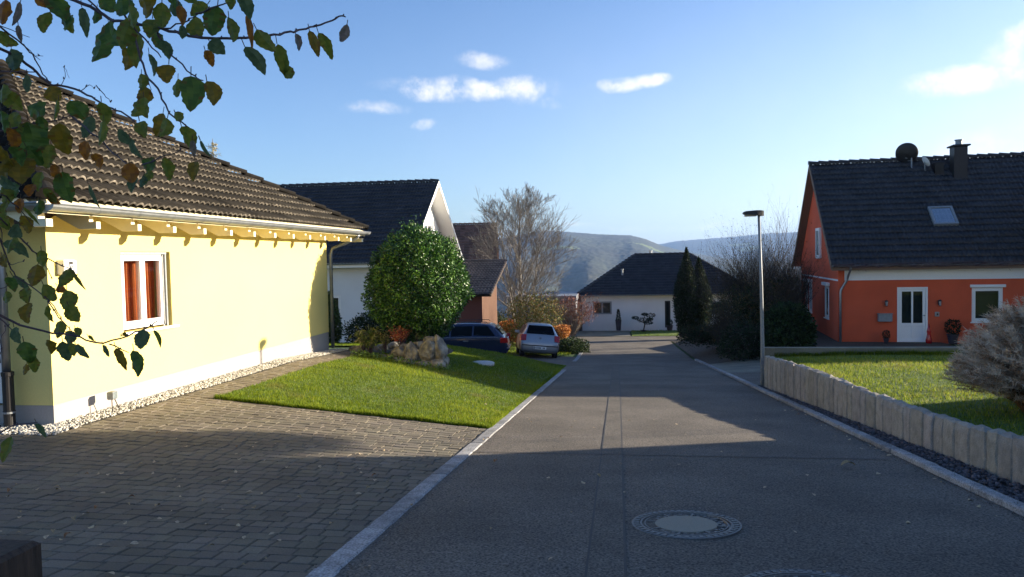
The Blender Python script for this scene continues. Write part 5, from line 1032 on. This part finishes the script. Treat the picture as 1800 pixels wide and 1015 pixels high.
# limbs joining the trunk to the visible branches
for (px, py), z in (((60, -70), 2.6), ((120, -50), 2.7), ((-60, 20), 2.2), ((-70, 60), 2.1), ((-40, 128), 2.0), ((-60, 245), 1.6), ((-50, 370), 1.4), ((-30, 400), 1.3), ((-60, 530), 1.0), ((-50, 790), .7), ((440, -30), 3.0), ((-20, 330), 1.5)):
    e_ = atd(px, py, dep(px, py))-OL; b_ = Vector((.03, .02, z)); g.tube([b_, b_.lerp(e_, .5)+Vector((0, 0, .12)), e_], [.016, .009, .0045], 6)
g.build('branches', M['twig'], ot)
LV = """8,22,45,28,100,o;29,27,52,12,92,b;82,40,42,22,100,g;112,38,42,28,70,d;100,15,50,35,60,d;125,42,38,26,75,g;148,40,52,18,85,t;172,85,62,44,95,d;200,60,58,42,60,d;225,60,60,36,110,g;222,105,40,30,90,y;240,90,60,34,95,g;265,50,45,34,85,g;285,28,45,30,90,g;255,8,50,40,80,y;215,12,50,36,75,d;190,5,40,30,60,d;310,15,40,22,80,t;14,68,40,26,30,g;23,105,46,32,70,t;25,120,30,20,100,y;48,148,44,14,70,t;96,165,32,30,60,y;267,115,40,14,80,t;291,88,34,20,75,t;295,130,36,32,90,y;249,145,30,24,90,g;252,170,36,28,100,y;240,190,36,34,110,g;256,190,38,26,80,g;318,28,36,18,80,o;320,58,30,14,80,t;350,18,36,24,140,g;348,50,44,32,75,g;378,38,54,40,100,d;368,103,30,20,70,o;382,84,34,28,40,t;408,55,66,22,68,g;403,5,24,18,80,g;430,12,46,26,70,t;438,55,66,14,80,o;468,72,48,30,50,g;448,108,56,26,58,t;495,108,58,26,80,g;508,128,30,22,60,g;523,75,36,16,75,b;552,78,52,18,70,y;572,82,50,20,65,g;604,60,44,18,100,b;312,155,38,24,85,g;335,165,66,44,88,d;370,165,50,30,70,y;315,205,28,18,40,g;280,220,44,30,110,y;288,225,36,26,110,g;328,245,46,30,75,g;340,262,30,12,90,b;250,228,42,24,60,g;62,200,56,36,35,d;100,195,40,12,90,g;50,245,60,52,90,d;20,245,40,24,100,o;5,215,40,26,90,d;112,245,56,42,88,y;138,195,40,34,60,d;182,200,40,24,90,g;155,225,44,24,100,t;178,235,44,24,95,g;150,265,34,24,90,o;170,285,30,24,60,o;222,240,34,22,40,t;240,262,40,12,55,t;42,300,50,50,90,y;55,335,26,22,90,o;118,330,56,36,80,d;90,345,34,20,45,g;230,305,36,30,80,o;262,290,36,26,30,d;258,310,30,22,90,g;293,298,42,26,90,g;235,325,30,18,100,t;340,300,44,22,80,y;250,320,26,18,90,t;165,345,46,8,65,t;15,320,36,20,30,t;362,262,34,7,60,t;28,410,28,26,30,t;30,440,50,24,30,t;55,380,40,8,60,g;10,370,30,20,90,g;35,362,28,22,90,o;62,485,42,30,90,y;38,500,40,12,50,t;115,490,38,26,110,g;108,508,24,18,30,o;88,515,40,24,45,g;119,530,42,30,70,g;130,552,34,26,60,g;89,552,32,20,80,g;13,523,26,18,60,g;50,550,40,24,80,y;138,492,42,6,60,g;105,580,32,24,90,g;122,594,26,24,90,t;136,586,24,14,50,g;115,618,40,26,90,t;128,615,24,16,80,g;145,618,34,16,45,t;160,595,14,8,50,g;90,610,30,24,100,y;187,617,26,12,55,t;213,632,44,20,65,y;220,588,10,8,90,y;240,640,50,26,70,d;250,597,36,26,90,t;276,596,34,8,70,g;30,590,34,20,60,t;48,620,40,30,80,d;58,640,34,20,90,g;45,650,20,16,90,y;73,756,32,14,70,t;10,790,46,26,95,g;5,165,40,30,80,g;35,60,30,10,95,b;12,275,40,30,60,y;30,275,38,26,70,d;8,345,36,24,90,g;205,140,0,0,0,g;80,5,34,16,10,o;300,3,30,16,60,d;335,2,34,14,20,g;170,30,40,22,75,d;232,30,50,30,70,g;280,75,40,26,60,d;20,180,44,30,40,g;75,225,40,26,80,d;30,215,42,30,60,g;85,275,44,34,100,g;12,300,44,36,80,y;60,275,40,30,60,d;100,305,34,26,80,o;25,335,40,28,50,d;70,320,36,24,100,g;5,390,34,24,60,g;45,395,34,22,70,y;20,430,36,24,100,g;8,460,30,20,50,y;75,455,30,22,80,g;45,520,34,22,60,g;20,500,30,18,80,d;70,365,34,22,70,d;95,350,26,18,40,o"""
PAL = {'g': ((.13, .17, .025), (.20, .21, .03)), 'd': ((.065, .12, .024), (.11, .18, .03)), 'y': ((.17, .13, .015), (.26, .17, .015)), 'o': ((.38, .15, .015), (.24, .09, .02)), 't': ((.075, .12, .055), (.11, .16, .07)), 'b': ((.22, .17, .14), (.15, .13, .09))}
g = MB(); rl = random.Random(3)
for it in LV.split(';'):
    px, py, L, Wd, ang, k = it.split(','); px, py, L, Wd, ang = float(px), float(py), float(L), float(Wd), R(float(ang))
    if L < 5: continue
    d = dep(px, py)+rl.uniform(-.05, .05); s = d/1300; c = atd(px, py, d); ax = (RI*math.cos(ang)-UP*math.sin(ang)); bx = (RI*math.sin(ang)+UP*math.cos(ang)); dz = F
    tl = rl.uniform(-.5, .5); roll = rl.uniform(-.5, .5); axx = (ax*math.cos(tl)+dz*math.sin(tl)); bxx = (bx*math.cos(roll)+dz*math.sin(roll)); nn = axx.cross(bxx); L3 = L*s*1.0; W3 = Wd*s*1.04; n = 12; vs = []; cs = []
    c0 = Vector(PAL[k][0]); c1 = Vector(PAL[k][1]); curl = rl.uniform(-.25, .35); fs = []; ph = rl.uniform(0, 6); bend = rl.uniform(-.12, .12)
    for i in range(n+1):
        t = i/n; w = W3*.5*(math.sin(math.pi*t**.82))**.72*(1-.18*t); ser = .06*W3*(1 if i % 2 else -.4)*(0 if i in (0, n) else 1); z = curl*L3*(t-.5)**2
        if i == n: w = .0005
        q = c+axx*(L3*(t-.5))+bxx*bend*L3*math.sin(math.pi*t)
        row = [(-1, 1), (-.5, 0), (0, 0), (.5, 0), (1, 1)]
        for a_, e_ in row:
            ww = w*a_+(ser*a_ if e_ else 0)*(.5+.5*math.sin(i*2.1+ph)); vs.append(q+bxx*ww+nn*(z-abs(a_)*w*.35*math.copysign(1, curl)+w*.12*math.sin(i*1.3+ph)*abs(a_))-OL)
    base = len(g.v); g.v.extend([tuple(v) for v in vs])
    for i in range(n):
        for j in range(4):
            g.f.append((base+i*5+j, base+i*5+5+j, base+i*5+6+j, base+i*5+1+j)); m_ = .5+.5*math.sin(i*.8+j*1.9+ph)+rl.uniform(-.3, .3); m_ = min(max(m_, 0), 1)
            cc = c0.lerp(c1, m_)
            if k in 'gyd' and (j in (0, 3) or i > n-3) and rl.random() < .22: cc = cc.lerp(Vector((.16, .07, .02)), rl.uniform(.3, .8))
            if j in (1, 2) and i % 3 == 0: cc = cc*.88
            g.c.append(tuple(cc))
    # stalk
    st0 = c-axx*(L3*.5)-OL; g2 = st0-axx*(L3*.16)+UP*(L3*.10); b0 = len(g.v); sd = bxx*.0011
    g.v.extend([tuple(st0-sd), tuple(st0+sd), tuple(g2+sd), tuple(g2-sd)]); g.f.append((b0, b0+1, b0+2, b0+3)); g.c.append((.10, .06, .03))
g.build('leaves', M['leaf'], ot, smooth=False, fixn=False)
# ================================================================== LIGHT, SKY, AIR
SUNV = Vector((9.88, 3.97, 2.46)).normalized(); el = math.asin(SUNV.z); azs = math.atan2(SUNV.x, SUNV.y)
sl = bpy.data.lights.new('sun', 'SUN'); sl.energy = SUN_E; sl.angle = R(.53); sl.color = (1, .87, .66); so = bpy.data.objects.new('sun', sl); COL.objects.link(so); so.rotation_euler = (-SUNV).to_track_quat('-Z', 'Y').to_euler(); so.location = (30, 12, 20)
w = bpy.data.worlds.new('World'); sc.world = w; w.use_nodes = True; N = w.node_tree.nodes; L = w.node_tree.links; bg = N['Background']
sky = N.new('ShaderNodeTexSky'); sky.sky_type = 'NISHITA'; sky.sun_disc = False; sky.sun_elevation = el; sky.sun_rotation = azs; sky.altitude = 500; sky.air_density = AIR; sky.dust_density = DUST; sky.ozone_density = OZ
tc = N.new('ShaderNodeTexCoord'); nrmv = N.new('ShaderNodeVectorMath'); nrmv.operation = 'NORMALIZE'; L.new(tc.outputs['Generated'], nrmv.inputs[0])
def mth(op, a, b=None, c=None):
    n = N.new('ShaderNodeMath'); n.operation = op
    for i, v in enumerate((a, b, c)):
        if v is None: continue
        if isinstance(v, (int, float)): n.inputs[i].default_value = v
        else: L.new(v, n.inputs[i])
    return n.outputs[0]
nz = N.new('ShaderNodeTexNoise'); nz.inputs['Scale'].default_value = 14; nz.inputs['Detail'].default_value = 7; nz.inputs['Roughness'].default_value = .6; L.new(nrmv.outputs[0], nz.inputs['Vector'])
nzb = N.new('ShaderNodeTexNoise'); nzb.inputs['Scale'].default_value = 26; nzb.inputs['Detail'].default_value = 9; nzb.inputs['Roughness'].default_value = .66; L.new(nrmv.outputs[0], nzb.inputs['Vector'])
sep = N.new('ShaderNodeSeparateXYZ'); L.new(nrmv.outputs[0], sep.inputs[0]); AZn = mth('ARCTAN2', sep.outputs[0], sep.outputs[1]); ELn = mth('ARCSINE', sep.outputs[2])
sc2 = N.new('ShaderNodeSeparateColor'); L.new(nz.outputs['Color'], sc2.inputs[0]); AZd = mth('MULTIPLY_ADD', mth('SUBTRACT', sc2.outputs[0], .5), .055, AZn); ELd = mth('MULTIPLY_ADD', mth('SUBTRACT', sc2.outputs[1], .5), .030, ELn)
CL = [(745, 158, 45, 22, 1), (800, 158, 60, 24, 1), (860, 165, 60, 20, 1), (915, 160, 45, 28, 1), (855, 108, 45, 15, .62), (830, 102, 25, 12, .6), (660, 190, 60, 14, .55), (640, 192, 30, 10, .6), (695, 150, 60, 11, .38), (750, 221, 28, 12, .72), (955, 184, 38, 12, .55), (1095, 148, 42, 17, 1), (1140, 140, 42, 15, 1), (1690, 142, 90, 26, 1.15), (1770, 135, 70, 20, 1.1), (1800, 95, 60, 40, .8), (1795, 65, 36, 22, 1), (1730, 262, 70, 36, .75), (1100, 402, 90, 7, .45), (1230, 400, 80, 8, .5), (830, 378, 25, 5, .3), (960, 160, 160, 26, .25), (1010, 398, 40, 6, .4), (2100, 200, 200, 50, 1), (-300, 220, 160, 40, .8)]
acc = None
for (x, y_, rx, ry_, s_) in CL:
    d = ray(x, y_).normalized(); a0, e0 = math.atan2(d.x, d.y), math.asin(d.z); ra, re_ = rx/1300*math.cos(0), ry_/1300
    q = mth('ADD', mth('POWER', mth('DIVIDE', mth('SUBTRACT', AZd, a0), ra), 2.0), mth('POWER', mth('DIVIDE', mth('SUBTRACT', ELd, e0), re_), 2.0)); v = mth('MULTIPLY', mth('MAXIMUM', mth('SUBTRACT', 1.25, q), 0.), s_); acc = v if acc is None else mth('MAXIMUM', acc, v)
den = mth('MULTIPLY', acc, mth('MULTIPLY_ADD', mth('SUBTRACT', nzb.outputs['Fac'], .5), 3.6, .85))
mr = N.new('ShaderNodeMapRange'); mr.interpolation_type = 'SMOOTHSTEP'; mr.inputs['From Min'].default_value = .06; mr.inputs['From Max'].default_value = 1.5; mr.inputs['To Max'].default_value = .95; L.new(den, mr.inputs['Value'])
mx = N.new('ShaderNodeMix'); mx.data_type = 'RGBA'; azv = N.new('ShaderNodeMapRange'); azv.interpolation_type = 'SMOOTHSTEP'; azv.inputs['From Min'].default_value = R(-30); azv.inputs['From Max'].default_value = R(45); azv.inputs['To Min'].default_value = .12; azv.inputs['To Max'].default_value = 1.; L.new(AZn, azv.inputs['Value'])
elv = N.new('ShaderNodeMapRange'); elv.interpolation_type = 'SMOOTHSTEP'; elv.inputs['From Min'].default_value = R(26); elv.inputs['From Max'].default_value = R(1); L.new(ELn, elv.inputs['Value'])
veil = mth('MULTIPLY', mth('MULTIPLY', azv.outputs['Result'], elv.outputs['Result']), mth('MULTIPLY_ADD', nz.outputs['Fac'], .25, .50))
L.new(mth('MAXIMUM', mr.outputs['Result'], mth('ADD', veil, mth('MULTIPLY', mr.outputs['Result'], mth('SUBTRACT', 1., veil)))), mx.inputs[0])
tint = N.new('ShaderNodeVectorMath'); tint.operation = 'MULTIPLY'; tint.inputs[1].default_value = SKYTINT; L.new(sky.outputs[0], tint.inputs[0])
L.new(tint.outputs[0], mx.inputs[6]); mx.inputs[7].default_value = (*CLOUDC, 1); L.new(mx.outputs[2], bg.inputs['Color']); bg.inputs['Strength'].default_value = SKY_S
if HAZE:
    g = MB(); g.box(-4200, 4200, -120, 4900, -79, 150); hz = g.build('haze', None); hm = bpy.data.materials.new('haze_air'); hm.use_nodes = True; nt = hm.node_tree; nt.nodes.remove(nt.nodes['Principled BSDF']); pv = nt.nodes.new('ShaderNodeVolumePrincipled'); pv.inputs['Color'].default_value = (.32, .54, 1, 1); pv.inputs['Density'].default_value = HAZE; pv.inputs['Anisotropy'].default_value = .3
    nt.links.new(pv.outputs[0], nt.nodes['Material Output'].inputs['Volume']); hz.data.materials.append(hm); tag(hz, 'thin bluish haze lying over the valley', kind='stuff')
sc.view_settings.view_transform = 'Standard'; sc.view_settings.look = 'None'; sc.view_settings.exposure = EXPO; sc.view_settings.gamma = 1
sc.render.engine = 'CYCLES'; sc.cycles.use_denoising = True; sc.cycles.max_bounces = 7; sc.cycles.transparent_max_bounces = 12; sc.cycles.volume_bounces = 0; sc.cycles.volume_max_steps = 64; sc.cycles.sample_clamp_indirect = 6
